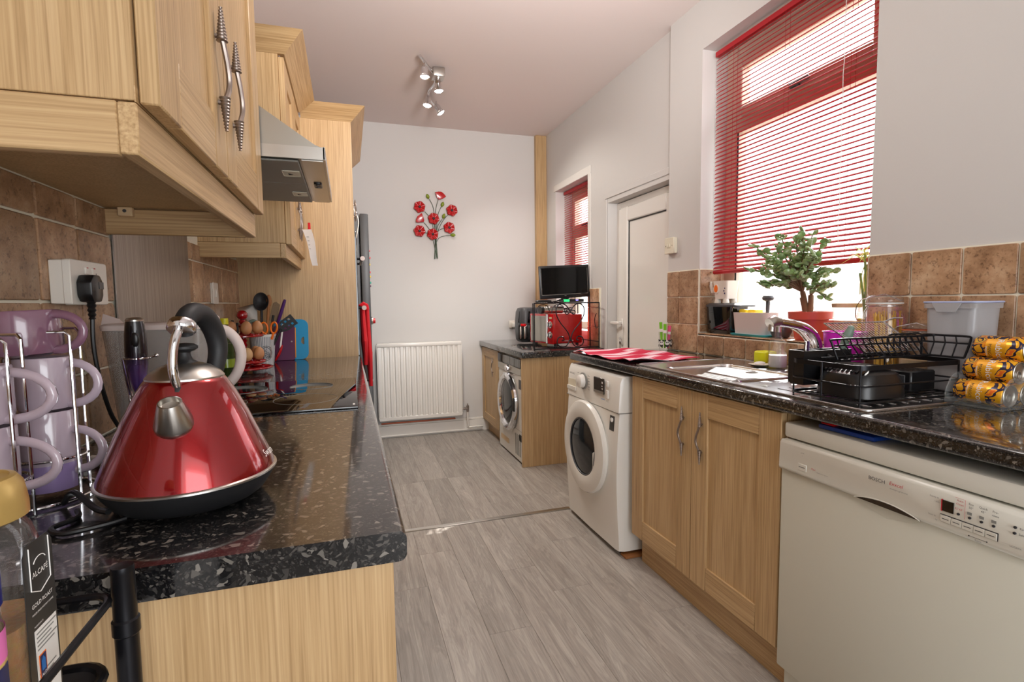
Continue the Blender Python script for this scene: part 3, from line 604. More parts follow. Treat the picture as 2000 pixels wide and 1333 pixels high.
# ---- cabinet beyond the hood, with cornice
def moulding(pts, z0, z1, proj):      # cornice: path of (x,y) corners at the base, leaning outward by proj; outward normals given by miter
    pass
w2 = thing('wall_cabinet', 'narrow oak wall cabinet beyond the extractor hood with a paper note on its handle', 'cabinet', (-.38, 2.64, 1.385))
part('body', B().box(XL + .002, -.229, 2.275, 2.998, 1.447, 2.19, .001), 'oak_z', w2)
door(w2, -.2075, 1, 2.280, 2.632, 1.443, 2.17, 2.595, (1.50, 1.68))
door(w2, -.2075, 1, 2.637, 2.992, 1.443, 2.17, 2.675, (1.50, 1.68))
part('pelmet_side', B().box(XL + .002, -.249, 2.272, 2.290, 1.387, 1.446, .002), 'oak_x', w2)
part('pelmet_front', B().box(-.249, -.2285, 2.271, 2.998, 1.387, 1.445, .002), 'oak_y', w2)
def cornice(parent, path, z0, z1, pr, th=.018):
    # path: [(x, y, nx, ny)] corner points with outward miter direction
    rings = []
    for x, y, nx, ny in path:
        rings.append([(x, y, z0), (x + nx * pr, y + ny * pr, z1), (x + nx * (pr - th), y + ny * (pr - th), z1), (x - nx * th, y - ny * th, z0)])
    for a, c in zip(rings[:-1], rings[1:]):
        part('cornice', B().loft([a, c]), 'oak_y' if abs(a[0][0] - c[0][0]) < .05 else 'oak_x', parent, smooth=False)
cornice(w2, [(XL + .004, 2.272, 0, -1), (-.203, 2.272, 1, -1), (-.203, 2.995 - .072, 1, 0)], 2.178, 2.246, .075)
tu = thing('tall_housing_unit', 'tall oak oven housing beside the far end of the left worktop', 'cabinet', (-.25, 3.5, 0))
part('side_panel', B().box(XL + .002, .048, 3.0, 3.02, 0, 2.182, .001), 'oak_z', tu)
part('body', B().box(XL + .004, .026, 3.02, 4.05, .1, 2.18), 'oak_z', tu)
part('plinth', B().box(-.06, -.03, 3.02, 4.05, 0, .1), 'oak_y', tu)
door(tu, .048, 1, 3.024, 3.54, 1.62, 2.17, 3.07, (1.66, 1.78)); door(tu, .048, 1, 3.024, 3.54, .11, .62, 3.07, (.45, .58)); door(tu, .048, 1, 3.545, 4.045, .11, 2.17, 3.59, (1.0, 1.2))
cornice(tu, [(-.203, 3.0, 0, -1), (.050, 3.0, 1, -1), (.050, 4.05, 1, 0)], 2.178, 2.246, .072)
ov = thing('built_in_oven', 'black built-in double oven in the tall oak housing, seen edge-on', 'oven', (.05, 3.28, .66))
part('oven_front', B().box(.028, .058, 3.03, 3.535, .65, 1.60, .003), 'black_glass', ov)
for z in (1.455, 1.178):
    hb = part('oven_handle', B().cyl((.088, 3.06, z), (.088, 3.50, z), .010, n=12).cyl((.058, 3.09, z), (.088, 3.09, z), .007, n=8).cyl((.058, 3.47, z), (.088, 3.47, z), .007, n=8), 'black_metal', ov)
    part('end_cap', B().lathe([(.001, -.004), (.013, -.003), (.013, .004), (.010, .006)], (.088, 3.056, z), 14, 'y'), 'planter_grey', hb, label='pale grey end cap')
rt = thing('red_towel', 'red tea towel hung over the lower oven handle, its two ends hanging down', 'towel', (.09, 3.2, .7))
b = B()
for x0, yb, zb in ((.078, 3.16, .84), (.106, 3.24, .70)):
    rings = []
    for i in range(13):
        s_ = i / 12; z = 1.19 - (1.19 - zb) * s_; wd = (.018 + .022 * math.sin(min(1, s_ * 1.2) * pi * .5)) if s_ < .62 else .042 * (1 - s_) / .38 + .002
        if .5 < s_ < .62: wd *= 1.25
        cx = x0 + .012 * s_
        rings.append([(cx + (.010 + .22 * wd) * math.cos(a), yb + wd * math.sin(a) * 2.0, z + .004 * math.sin(i * 1.3)) for a in [2 * pi * k / 12 for k in range(12)]])
    b.loft(rings)
part('hanging_end', b, 'towel_red', rt)
part('fold', B().tube([(.074, 3.2, 1.17), (.076, 3.2, 1.188), (.088, 3.2, 1.198), (.102, 3.2, 1.19), (.106, 3.2, 1.165)], .016, 8), 'towel_red', rt)
fr = thing('fridge_freezer', 'dark grey fridge freezer beyond the tall oak unit, seen edge-on', 'fridge', (-.2, 4.36, 0))
part('body', B().box(-.5, .098, 4.06, 4.66, .02, 1.87, .006), 'dark_grey', fr)
part('door', B().box(.104, .166, 4.058, 4.662, .62, 1.87, .008, 2), 'dark_grey', fr); part('door', B().box(.104, .166, 4.058, 4.662, .03, .612, .008, 2), 'dark_grey', fr)
for y, z, m, s_ in ((4.10, 1.545, 'red_plastic', .012), (4.16, 1.50, 'magnet_yellow', .014), (4.12, 1.60, 'red_plastic', .008), (4.14, 1.44, 'red_plastic', .012), (4.12, 1.405, 'magnet_yellow', .012), (4.11, 1.36, 'magnet_teal', .014), (4.15, 1.335, 'board_purple', .012)):
    o = part('fridge_magnet', B().box(.1662, .176, y - s_, y + s_, z - s_ * .6, z + s_ * .6, .002), m)
    tag(o, 'small %s magnet stuck on the front of the dark fridge' % {'red_plastic': 'red', 'magnet_yellow': 'yellow', 'magnet_teal': 'teal', 'board_purple': 'purple'}[m] + {1.545: ', below the topmost red one', 1.60: ', the topmost', 1.44: ', the lowest red one', 1.405: ', the lower of two', 1.5: ', the upper of two'}.get(z, ''), 'magnet', 'magnets on the fridge front')
kn = thing('magnetic_timer', 'round grey and red kitchen timer stuck low on the fridge front', 'timer', (.18, 4.14, 1.03))
part('base', B().lathe([(.026, 0), (.03, .004), (.028, .014)], (.1665, 4.14, 1.069), 18, 'x'), 'steel', kn)
part('dial', B().lathe([(.022, .014), (.02, .032), (.001, .034)], (.1665, 4.14, 1.069), 16, 'x'), 'red_plastic', kn)
wb = thing('small_white_box', 'small white device with a cable stuck to the tall unit front beside the fridge', 'device', (.06, 3.9, 1.55))
part('case', B().box(.049, .075, 3.86, 3.92, 1.54, 1.62, .004), 'cream_plastic', wb)
part('cable', B().tube(smooth_path([(.06, 3.88, 1.62), (.085, 3.86, 1.72), (.09, 3.86, 1.80), (.055, 3.86, 1.88)]), .003, 6), 'ink_white', wb)

# ---- note on the handle
nt_ = thing('paper_note', 'curled white paper note clipped to the handle of the narrow oak wall cabinet', 'note', (-.17, 2.6, 1.42))
b = B(); rings = []
for i in range(9):
    s_ = i / 8; z = 1.545 - .165 * s_; x = -.168 + .034 * s_ + .004 * math.sin(s_ * 5); wd = .042 - .016 * s_; ux, uy = .95 * wd / 2, .3 * wd / 2
    rings.append([(x - ux, 2.59 + uy - .004, z), (x, 2.588, z), (x + ux, 2.59 - uy - .004, z), (x + ux, 2.5906 - uy - .003, z), (x, 2.589, z), (x - ux, 2.5906 + uy - .003, z)])
part('sheet', b.loft(rings), 'paper', nt_)
for i in range(4): part('writing', B().box(-.170 + .003 * i, -.160 + .002 * i, 2.5855, 2.5865, 1.51 - i * .018, 1.512 - i * .018), 'ink_grey', nt_)
part('red_peg', B().box(-.165, -.153, 2.612, 2.622, 1.53, 1.58, .002), 'red_plastic', nt_, label='small red peg')

# ---- sockets on the left wall
def faceplate(name, label, cat, x, out, y0, y1, z0, z1, th=.028, mat='white_plastic'):
    t = thing(name, label, cat, (x, (y0 + y1) / 2, z0))
    part('back_box', B().box(x, x + out * th * .7, y0 + .002, y1 - .002, z0 + .002, z1 - .002, .002), mat, t)
    part('plate', B().prism([(x + out * th * .65, p, q) for p, q in rrect(y0, y1, z0, z1, .005, 2)], (out * th * .4, 0, 0), .0015), mat, t)
    return t
so = faceplate('double_socket', 'white double wall socket on the left tiles holding a black plug', 'socket', XL + .009, 1, 1.195, 1.352, 1.205, 1.293, .034)
xf = XL + .009 + .034 * 1.05
for y in (1.30,): part('pin_slot', B().box(xf - .001, xf + .0006, y - .002, y + .002, 1.258, 1.270).box(xf - .001, xf + .0006, y - .017, y - .008, 1.238, 1.242).box(xf - .001, xf + .0006, y + .008, y + .017, 1.238, 1.242), 'gap_dark', so)
for y in (1.258, 1.288): part('rocker', B().box(xf - .001, xf + .003, y - .006, y + .006, 1.266, 1.280, .001), 'white_plastic', so)
part('red_tick', B().box(xf + .0025, xf + .0034, 1.255, 1.261, 1.278, 1.280).box(xf + .0025, xf + .0034, 1.285, 1.291, 1.278, 1.280), 'ink_red', so)
pl = thing('plug', 'black three-pin plug in the wall socket with its flex hanging behind the mugs', 'plug', (xf, 1.238, 1.2))
part('plug_body', B().prism([(xf, y, z) for y, z in [(1.213, 1.222), (1.222, 1.210), (1.254, 1.210), (1.263, 1.222), (1.265, 1.250), (1.252, 1.264), (1.225, 1.264), (1.212, 1.250)]], (.026, 0, 0), .004, 2), 'black_plastic', pl)
part('strain_relief', B().lathe([(.009 - .0022 * (i % 2) - .0003 * i, -i * .0045) for i in range(9)], (xf + .013, 1.238, 1.212), 12), 'black_plastic', pl)
part('plug_badge', B().box(xf + .026, xf + .0268, 1.243, 1.262, 1.236, 1.250), 'dark_grey', pl)
part('flex', B().tube(smooth_path([(xf + .013, 1.238, 1.18), (xf + .012, 1.237, 1.12), (xf + .016, 1.245, 1.05), (xf + .02, 1.27, .98), (xf + .03, 1.285, .94), (xf + .04, 1.27, .918), (-.44, 1.2, .916), (-.42, 1.1, .916)]), .0042, 8), 'cord', pl)
sw = faceplate('light_switch', 'white single switch plate on the tiles left of the tall oak panel', 'switch', XL + .009, 1, 2.40, 2.485, 1.207, 1.296, .012)
part('rocker', B().box(XL + .021, XL + .026, 2.432, 2.452, 1.235, 1.268, .002), 'white_plastic', sw)
# ------------------------------------------------------------------ on the left worktop
ZW = .9105
kt = thing('kettle', 'red metallic cone kettle with black handle and steel spout on the left worktop', 'kettle', (-.235, .88, ZW))
kx, ky = -.235, .88
part('base', B().lathe([(.084, 0), (.09, .001), (.1, .008), (.112, .026), (.117, .036), (.112, .0365)], (kx, ky, ZW + .002), 48), 'black_matt', kt)
part('rim', B().lathe([(.1165, .0355), (.1185, .037), (.1185, .0395), (.1155, .041)], (kx, ky, ZW + .002), 48), 'steel', kt)
part('body', B().lathe([(.1155, .039), (.113, .05), (.0985, .085), (.082, .125), (.066, .158), (.0555, .176), (.0515, .181), (.049, .182)], (kx, ky, ZW + .002), 56), 'kettle_red', kt)
part('lid', B().lathe([(.0515, .181), (.0515, .1835), (.046, .190), (.034, .1985), (.02, .2035), (.001, .2055)], (kx, ky, ZW + .002), 40), 'steel', kt)
part('knob', B().lathe([(.019, .203), (.012, .207), (.0085, .214), (.0085, .219), (.014, .2215), (.0185, .2245), (.0185, .228), (.014, .2315), (.001, .233)], (kx, ky, ZW + .002), 24), 'black_matt', kt)
a = Vector((0.0, -.42, .91)).normalized(); c0 = Vector((kx + .003, ky - .072, 1.038)); q = Vector((0, 0, 1)).rotation_difference(a).to_matrix().to_4x4()
sp = B(Matrix.Translation(c0) @ q); sp.lathe([(.020, -.012), (.0245, -.004), (.025, .002), (.0145, .037), (.0132, .0372), (.012, .030), (.001, .028)], (0, 0, 0), 32)
part('spout', sp, 'steel', kt)
arm = smooth_path([(kx + .004, ky - .048, 1.079), (kx + .001, ky - .058, 1.108), (kx + .002, ky - .056, 1.14), (kx + .006, ky - .047, 1.164), (kx + .008, ky - .04, 1.173)], 5)
part('arm', B().tube(arm, .0062, 12), 'chrome', kt, label='chrome front arm of the handle')
part('boot', B().lathe([(.008, -.008), (.0115, -.004), (.012, .002), (.009, .008), (.006, .010)], (kx + .004, ky - .048, 1.079), 18), 'black_matt', kt)
hp = smooth_path([(kx + .010, ky - .036, 1.173), (kx + .013, ky - .022, 1.185), (kx + .017, ky, 1.190), (kx + .024, ky + .025, 1.183), (kx + .031, ky + .045, 1.160), (kx + .034, ky + .052, 1.13), (kx + .030, ky + .042, 1.098)], 5)
part('handle', B().tube(hp, [.0125 + .003 * math.sin(i / (len(hp) - 1) * pi) for i in range(len(hp))], 18), 'black_matt', kt, label='black arched handle')
dq = Vector((0, 0, 1)).rotation_difference(Vector((.05, .55, .83)).normalized()).to_matrix().to_4x4()
col = B(Matrix.Translation((kx + .0095, ky - .038, 1.172)) @ dq); col.lathe([(.001, -.010), (.0165, -.009), (.0185, -.006), (.0185, .003), (.0165, .006), (.001, .007)], (0, 0, 0), 28)
part('collar', col, 'chrome', kt, label='chrome collar')
# maker's script on the right flank and water gauge
ang = math.radians(-8); nd = Vector((math.cos(ang), math.sin(ang), 0)); tz = Vector((-nd.x * .42, -nd.y * .42, .9))
txt(kt, 'Swan', .017, Vector((kx, ky, .975)) + nd * .1105, Vector((-nd.y, nd.x, 0)), tz, 'ink_white', 'maker_script')
part('flex', B().tube(smooth_path([(kx - .085, ky - .06, .922), (-.345, .845, .921), (-.385, .885, .934), (-.405, .90, .9155)]), .0042, 8).tube(smooth_path([(kx - .06, ky - .075, .9155), (-.315, .79, .9152), (-.352, .776, .9152), (-.375, .80, .9152), (-.36, .83, .9152), (-.372, .86, .9152)]), .0036, 8), 'cord', kt, label='black power flex lying on the worktop')

# mugs and wire rack
def mug(name, label, c, rad, hgt, hdir, mat, tilt=None, band=None, hr=.032, hl=.046):
    t = thing(name, label, 'mug', c, 'mugs in the wire rack')
    b = B().lathe([(rad * .62, 0), (rad * .9, .004), (rad, .016), (rad, hgt - .002), (rad - .0012, hgt), (rad - .0045, hgt - .002), (rad - .0045, .012), (rad * .5, .007)], (0, 0, 0), 36)
    part('body', b, mat, t, local=True)
    if band: part('lower_band', B().lathe([(rad * .85, .003), (rad * .92, .0038), (rad + .0006, .016), (rad + .0006, band), (rad - .001, band)], (0, 0, 0), 36, cap0=False, cap1=False), 'mug_purple', t, local=True, label='deeper purple lower band')
    dx, dy = math.cos(hdir), math.sin(hdir); P = []
    for i in range(13):
        a = math.radians(98 - 196 * i / 12); P.append((dx * (rad - .006 + hl * max(0, math.cos(a) + .14) / 1.14), dy * (rad - .006 + hl * max(0, math.cos(a) + .14) / 1.14), hgt * .5 + hr * math.sin(a)))
    part('handle', B().tube(P, .0052, 10, flat=1.25), mat, t, local=True)
    if tilt: t.rotation_euler = tilt
    return t
hd = math.radians(-12)
mug('mug', 'pale lilac mug in the rear stack, directly under the plum one', (-.446, .965, 1.0435), .0365, .082, hd, 'mug_lilac')
mug('mug', 'lilac mug with a purple lower band at the bottom of the rear stack', (-.446, .965, .9185), .0365, .125, hd, 'mug_lilac', band=.045)
mug('mug', 'dark plum wide mug lying tilted on top of the rack', (-.462, .955, 1.1275), .047, .068, hd, 'mug_plum', (0, math.radians(-3), 0), hr=.027, hl=.044)
mug('mug', 'lilac mug at the left edge, upper one of the front stack', (-.474, .865, 1.042), .0365, .082, hd, 'mug_lilac', hl=.062)
mug('mug', 'lilac mug at the left edge, lower one of the front stack behind the gold lid', (-.474, .865, .9385), .0365, .103, hd, 'mug_lilac', hl=.062)
rk = thing('mug_rack', 'chrome wire mug rack holding two stacks of lilac mugs', 'rack', (-.45, .92, ZW))
wr_ = .0022
def inv_u(x0, y0, x1, y1, zt): return smooth_path([(x0, y0, ZW + .003), (x0, y0, zt - .012)], 4)[:-1] + [(x0, y0, zt - .006), (x0 + (x1 - x0) * .05, y0 + (y1 - y0) * .05, zt), (x0 + (x1 - x0) * .95, y0 + (y1 - y0) * .95, zt), (x1, y1, zt - .006), (x1, y1, ZW + .003)]
part('wire_frame', B().tube(inv_u(-.398, .935, -.505, .925, 1.164), wr_, 8), 'chrome', rk); part('wire_frame', B().tube(inv_u(-.402, .975, -.51, .995, 1.168), wr_, 8), 'chrome', rk)
part('wire_frame', B().tube(inv_u(-.428, .842, -.52, .83, 1.160), wr_, 8), 'chrome', rk); part('wire_frame', B().tube(inv_u(-.424, .868, -.52, .90, 1.164), wr_, 8), 'chrome', rk)
part('hoop', B().tube([(-.446 + .046 * math.cos(i * pi / 14), .965 + .042 * math.sin(i * pi / 14), .972) for i in range(28)], wr_, 8, True), 'chrome', rk); part('hoop', B().tube([(-.476 + .047 * math.cos(i * pi / 14), .867 + .044 * math.sin(i * pi / 14), .965) for i in range(28)], wr_, 8, True), 'chrome', rk)
part('base_loop', B().tube([(-.452 + .062 * math.cos(i * pi / 16), .955 + .075 * math.sin(i * pi / 16), ZW + .0045) for i in range(32)], .0024, 8, True), 'chrome', rk)
for i, (y, z, lab) in enumerate(((1.068, .9185, 'white gas lighter with a printed wrap, behind the mug rack'), (1.12, .9195, 'white gas lighter lying nearer the splashback'))):
    t = thing('lighter', lab, 'lighter', (-.45, y, .912))
    d0 = Vector((-.46, y + .01, z)); d1 = Vector((-.435 + .01 * i, y - .028 + .01 * i, z + .004))
    part('barrel', B().cyl(d0, d1, .0075, n=14), 'label_white', t); part('cap', B().cyl(d1, d1 + (d1 - d0) * .3, .0078, .006, n=14), 'steel', t)
    part('printed_band', B().cyl(d0 + (d1 - d0) * .4, d0 + (d1 - d0) * .6, .0077, n=14), 'ink_red', t)

# milk frother in its wire stand
mf = thing('milk_frother', 'black and purple handheld milk frother upright in a wire stand behind the kettle', 'frother', (-.386, 1.15, ZW))
part('body', B().lathe([(.004, .122), (.007, .127), (.0135, .15), (.018, .18), (.0185, .205), (.0175, .235), (.0155, .256), (.0145, .262)], (-.386, 1.15, ZW), 28), 'frother_fade', mf)
part('cap', B().lathe([(.0146, .262), (.0148, .265), (.011, .269), (.001, .270)], (-.386, 1.15, ZW), 24), 'steel', mf)
part('collar', B().lathe([(.003, .110), (.0055, .113), (.006, .122), (.004, .124)], (-.386, 1.15, ZW), 16), 'chrome', mf); part('whisk_rod', B().cyl((-.386, 1.15, ZW + .02), (-.386, 1.15, ZW + .115), .0015, n=6).tube([(-.386 + .01 * math.cos(i * pi / 8), 1.15 + .01 * math.sin(i * pi / 8), ZW + .02) for i in range(16)], .0012, 6, True), 'chrome', mf)
part('button', B().ball((-.381, 1.1325, ZW + .228), .007, .004, .014), 'black_plastic', mf)
st = thing('frother_stand', 'chrome wire stand with a ring carrying the milk frother', 'stand', (-.386, 1.15, ZW))
part('ring', B().tube([(-.386 + .0205 * math.cos(i * pi / 12), 1.15 + .0205 * math.sin(i * pi / 12), ZW + .192) for i in range(24)], .0018, 6, True).cyl((-.366, 1.147, ZW + .192), (-.353, 1.142, ZW + .196), .002, n=6).ball((-.351, 1.141, ZW + .1965), .004), 'chrome', st)
for sx in (-1, 1): part('leg', B().tube(smooth_path([(-.386 - .0225, 1.15 + sx * .004, ZW + .192), (-.386 - .014, 1.15 + sx * .006, ZW + .12), (-.386 - .006, 1.15 + sx * .02, ZW + .05), (-.386, 1.15 + sx * .036, ZW + .003)]), .0018, 6), 'chrome', st)
part('foot', B().tube([(-.386 + .036 * math.cos(i * pi / 12), 1.15 + .036 * math.sin(i * pi / 12), ZW + .003) for i in range(24)], .002, 6, True), 'chrome', st)

# water jug
jg = thing('water_jug', 'large clear plastic jug with pale grey handle standing against the steel splashback', 'jug', (-.39, 1.34, ZW))
def ring_rr(x0, x1, y0, y1, z, r, n=4): return [(p, q, z) for p, q in rrect(x0, x1, y0, y1, r, n)]
part('body', B().loft([ring_rr(-.468, -.312, 1.285, 1.385, ZW + .001, .02), ring_rr(-.474, -.306, 1.28, 1.39, ZW + .012, .025), ring_rr(-.494, -.290, 1.27, 1.40, ZW + .24, .03), ring_rr(-.491, -.293, 1.273, 1.397, ZW + .24, .03), ring_rr(-.470, -.310, 1.284, 1.386, ZW + .012, .024)], True, True), 'smoky_plastic', jg)
part('lid', B().loft([ring_rr(-.496, -.288, 1.268, 1.402, ZW + .24, .03), ring_rr(-.497, -.287, 1.267, 1.403, ZW + .250, .03), ring_rr(-.49, -.294, 1.274, 1.396, ZW + .254, .028)]), 'planter_grey', jg, label='pale lid')
part('pouring_flap', B().prism([(-.497, 1.30, ZW + .25), (-.497, 1.37, ZW + .25), (-.505, 1.335, ZW + .275)], (.03, 0, -.012)), 'planter_grey', jg)
part('thumb_tab', B().box(-.302, -.285, 1.31, 1.36, ZW + .25, ZW + .268, .005), 'planter_grey', jg)
hpt = smooth_path([(-.296, 1.335, ZW + .236), (-.268, 1.332, ZW + .232), (-.246, 1.33, ZW + .205), (-.240, 1.33, ZW + .17), (-.252, 1.33, ZW + .13), (-.285, 1.332, ZW + .095), (-.305, 1.335, ZW + .09)], 5)
part('handle', B().tube(hpt, .0125, 14, flat=.9), 'planter_grey', jg, label='thick pale grey loop handle')
part('moulded_dots', (lambda b: [b.ball((-.37 + .03 * (i % 3) - .012 * (i // 3), 1.2705 + .004, ZW + .175 - .032 * (i // 3)), .0035, .002, .0035, 8, 6) for i in range(6)] and b)(B()), 'smoky_plastic', jg)
# oil bottle
for x, y, lab, cm, hh in ((-.452, 2.22, 'dark green oil bottle with yellow cap, seen through the jug handle', 'bottle_yellow', .235), (-.465, 2.31, 'squat dark bottle with a green label beside the taller oil bottle', 'black_plastic', .15)):
    t = thing('oil_bottle', lab, 'bottle', (x, y, .917)); z = .9168
    part('bottle', B().lathe([(.028, 0), (.03, .005), (.03, hh * .6), (.026, hh * .7), (.013, hh * .8), (.012, hh * .93)], (x, y, z), 20), 'green_glass', t)
    part('oil', B().lathe([(.026, .003), (.027, .006), (.027, hh * .58), (.001, hh * .58)], (x, y, z), 20), 'stem_green', t)
    part('cap', B().lathe([(.013, hh * .9), (.014, hh * .9), (.014, hh), (.001, hh)], (x, y, z), 16), cm, t)
    part('label', B().lathe([(.0303, hh * .2), (.0308, hh * .2), (.0308, hh * .34), (.0303, hh * .34)], (x, y, z), 20, cap0=False, cap1=False), 'bud_green', t)

# egg stand
ex, ey = -.432, 2.46; ez = .9168
es = thing('egg_stand', 'two-tier red turned egg stand with ball finial on the hob', 'egg stand', (ex, ey, ez))
part('lattice_base', B().tube([(ex + .108 * math.cos(i * pi / 18), ey + .108 * math.sin(i * pi / 18), ez + .016) for i in range(36)], .0045, 8, True).tube([(ex + .075 * math.cos(i * pi / 18), ey + .075 * math.sin(i * pi / 18), ez + .016) for i in range(36)], .0035, 6, True), 'red_enamel', es)
b = B()
for i in range(18): b.cyl((ex + .108 * math.cos(i * pi / 9), ey + .108 * math.sin(i * pi / 9), ez + .016), (ex + .03 * math.cos(i * pi / 9 + .5), ey + .03 * math.sin(i * pi / 9 + .5), ez + .016), .003, n=5)
part('lattice', b, 'red_enamel', es)
for i in range(3): part('foot', B().ball((ex + .085 * math.cos(i * 2.1 + .4), ey + .085 * math.sin(i * 2.1 + .4), ez + .0075), .009, .009, .0075), 'red_enamel', es)
part('post', B().lathe([(.012, .012), (.02, .016), (.022, .024), (.012, .032)] + [(.011 + (.006 if i % 2 else 0), .05 + i * .009) for i in range(11)] + [(.012, .153), (.016, .158), (.01, .17), (.013, .19), (.018, .197), (.011, .205), (.014, .215), (.009, .222)], (ex, ey, ez), 20), 'red_enamel', es)
part('finial', B().ball((ex, ey, ez + .242), .022, .022, .021, 20, 12), 'red_enamel', es)
def tier(z, R, n, off):
    b = B().lathe([(.02, z), (R - .004, z), (R, z + .003), (R, z + .007), (R - .004, z + .009), (.02, z + .007)], (ex, ey, ez), 30)
    for i in range(n):
        a = off + 2 * pi * i / n; b.tube([(ex + (R - .022) * math.cos(a) + .0185 * math.cos(k * pi / 8), ey + (R - .022) * math.sin(a) + .0185 * math.sin(k * pi / 8), ez + z + .009) for k in range(16)], .003, 6, True)
    part('tier', b, 'red_enamel', es)
tier(.036, .085, 6, .2); tier(.148, .082, 6, .35)
def egg(c, mat, label, rot):
    t = B(); prof = []
    for i in range(13):
        a = pi * i / 12; z = -math.cos(a); prof.append((.0222 * math.sin(a) * (1 - .11 * z), .0285 * z + .0285))
    t.lathe(prof, (0, 0, 0), 20); o = part('egg', t, mat, None, local=True); o.location = c; o.rotation_euler = rot
    tag(o, label, 'egg', 'eggs on the red stand')
def onring(R, deg, z): a = math.radians(deg); return (ex + R * math.cos(a), ey + R * math.sin(a), ez + z)
T1, T2 = .1605, .0485
egg(onring(.06, -70, T1), 'egg_shell', 'brown egg on the upper tier, just right of the red post at the front', (.05, .1, 0))
egg(onring(.06, -130, T1), 'egg_shell', 'brown egg on the upper tier, just left of the red post at the front', (.1, 0, 1))
egg(onring(.06, -10, T1), 'egg_shell', 'brown egg at the right end of the upper tier beside the scissors', (0, .1, 2))
egg(onring(.06, 170, T1), 'egg_shell', 'brown egg at the left end of the upper tier', (0, -.1, 0))
egg(onring(.06, -70, T2), 'egg_pale', 'pale cream egg at the front of the lower tier', (.05, .05, 0))
egg(onring(.06, -15, T2), 'egg_shell', 'brown egg at the right end of the lower tier', (0, .1, 1))
egg(onring(.06, 50, T2), 'egg_shell', 'brown egg at the back of the lower tier, half hidden', (0, 0, 2))
egg(onring(.06, 175, T2), 'egg_pale', 'dull egg at the left of the lower tier behind the jug handle', (0, 0, 2))

# utensil pot and what stands in it
px, py = -.395, 2.72; pz = .9105
up = thing('utensil_pot', 'striped grey and white metal pot full of cooking utensils', 'pot', (px, py, pz))
part('pot', B().lathe([(.044, 0), (.046, .002), (.058, .146), (.0595, .15), (.056, .15), (.044, .006), (.001, .005)], (px, py, pz), 36), 'pot_stripes', up)
part('rim', B().lathe([(.0578, .140), (.0588, .140), (.0602, .150), (.0575, .151)], (px, py, pz), 36, cap0=False, cap1=False), 'label_white', up)
b = B()
for rr in (.030, .024):
    P = []
    for i in range(28):
        a = 2 * pi * i / 28; th = math.radians(-68) + rr * math.cos(a) / .052; z = .062 + rr * 1.3 * math.sin(a) * .9; R = .046 + .012 * z / .146 + .0008
        P.append((px + R * math.cos(th), py + R * math.sin(th), pz + z))
    b.tube(P, .0011, 5, True)
for i in range(6):
    th0 = math.radians(-68) + (-.25 + .1 * i); R = .052; b.tube([(px + R * math.cos(th0 + .1 * math.sin(k * .8)), py + R * math.sin(th0 + .1 * math.sin(k * .8)), pz + .04 + k * .006) for k in range(9)], .0009, 4)
part('printed_emblem', b, 'ink_dark', up)
def tool(name, label, cat, mat_h, p0, p1, hr, head=None):
    t = thing(name, label, cat, p0); part('shaft', B().tube([p0, p1], hr, 10), mat_h, t); return t
PB = Vector((px, py, pz + .02))
t = tool('ladle', 'large black ladle standing highest in the utensil pot', 'ladle', 'black_matt', (px - .005, py, pz + .02), (px + .002, py + .005, pz + .27), .006)
m_ = Matrix.Translation((px + .002, py - .002, pz + .305)) @ Matrix.Rotation(math.radians(78), 4, 'X')
bb = B(m_); bb.lathe([(.001, -.016), (.02, -.013), (.033, -.004), (.036, .006), (.034, .006), (.02, -.009), (.001, -.012)], (0, 0, 0), 24, sx=.95, sy=1.25); part('bowl', bb, 'black_matt', t)
t = tool('wooden_spoon', 'brown wooden spoon beside the black ladle in the pot', 'spoon', 'wood_utensil', (px + .01, py, pz + .02), (px + .034, py + .004, pz + .30), .006)
part('bowl', B().ball((px + .036, py + .004, pz + .31), .012, .006, .03), 'wood_utensil', t)
t = tool('spatula', 'dark brown flat spatula behind the orange scissors in the pot', 'spatula', 'black_matt', (px + .01, py + .02, pz + .02), (px + .05, py + .02, pz + .24), .005)
part('blade', B().prism([(px + .03, py + .02, pz + .215), (px + .062, py + .02, pz + .205), (px + .082, py + .02, pz + .29), (px + .066, py + .02, pz + .305), (px + .052, py + .02, pz + .30)], (0, .004, 0), .001), 'stem_brown', t)
t = tool('kitchen_knife', 'purple handled knife standing handle-up in the pot', 'knife', 'steel', (px + .02, py + .01, pz + .03), (px + .068, py + .012, pz + .2), .004)
part('handle', B().tube(smooth_path([(px + .066, py + .012, pz + .195), (px + .085, py + .012, pz + .25), (px + .106, py + .012, pz + .315)], 4), [.009, .010, .011, .012, .0125, .012, .011, .011, .008], 12, flat=.7), 'purple_plastic', t, label='purple handle')
t = tool('slotted_turner', 'black turner with round holes leaning right out of the pot', 'turner', 'black_matt', (px + .015, py - .01, pz + .03), (px + .085, py - .012, pz + .175), .006)
ax_ = Vector((.8, 0, .6)).normalized(); az_ = Vector((-.6, 0, .8)); oo = Vector((px + .075, py - .012, pz + .17))
hq = []
def PQ(u_, v_): return tuple(oo + ax_ * u_ + az_ * v_)
b = B()
us = [0, .022, .032, .042, .052, .062, .072, .088]; vs = [-.028, -.018, -.008, .008, .018, .028]
holes = {(1, 1), (1, 3), (3, 1), (3, 3), (5, 1), (5, 3)}
for i in range(len(us) - 1):
    for j in range(len(vs) - 1):
        if (i, j) in holes: continue
        k0 = .55 + .45 * min(1, us[i] / .03); k1 = .55 + .45 * min(1, us[i + 1] / .03)
        b.prism([PQ(us[i], vs[j] * k0), PQ(us[i + 1], vs[j] * k1), PQ(us[i + 1], vs[j + 1] * k1), PQ(us[i], vs[j + 1] * k0)], (0, .003, 0))
bmesh.ops.remove_doubles(b.bm, verts=b.bm.verts[:], dist=1e-5)
part('blade', b, 'black_matt', t, smooth=False)
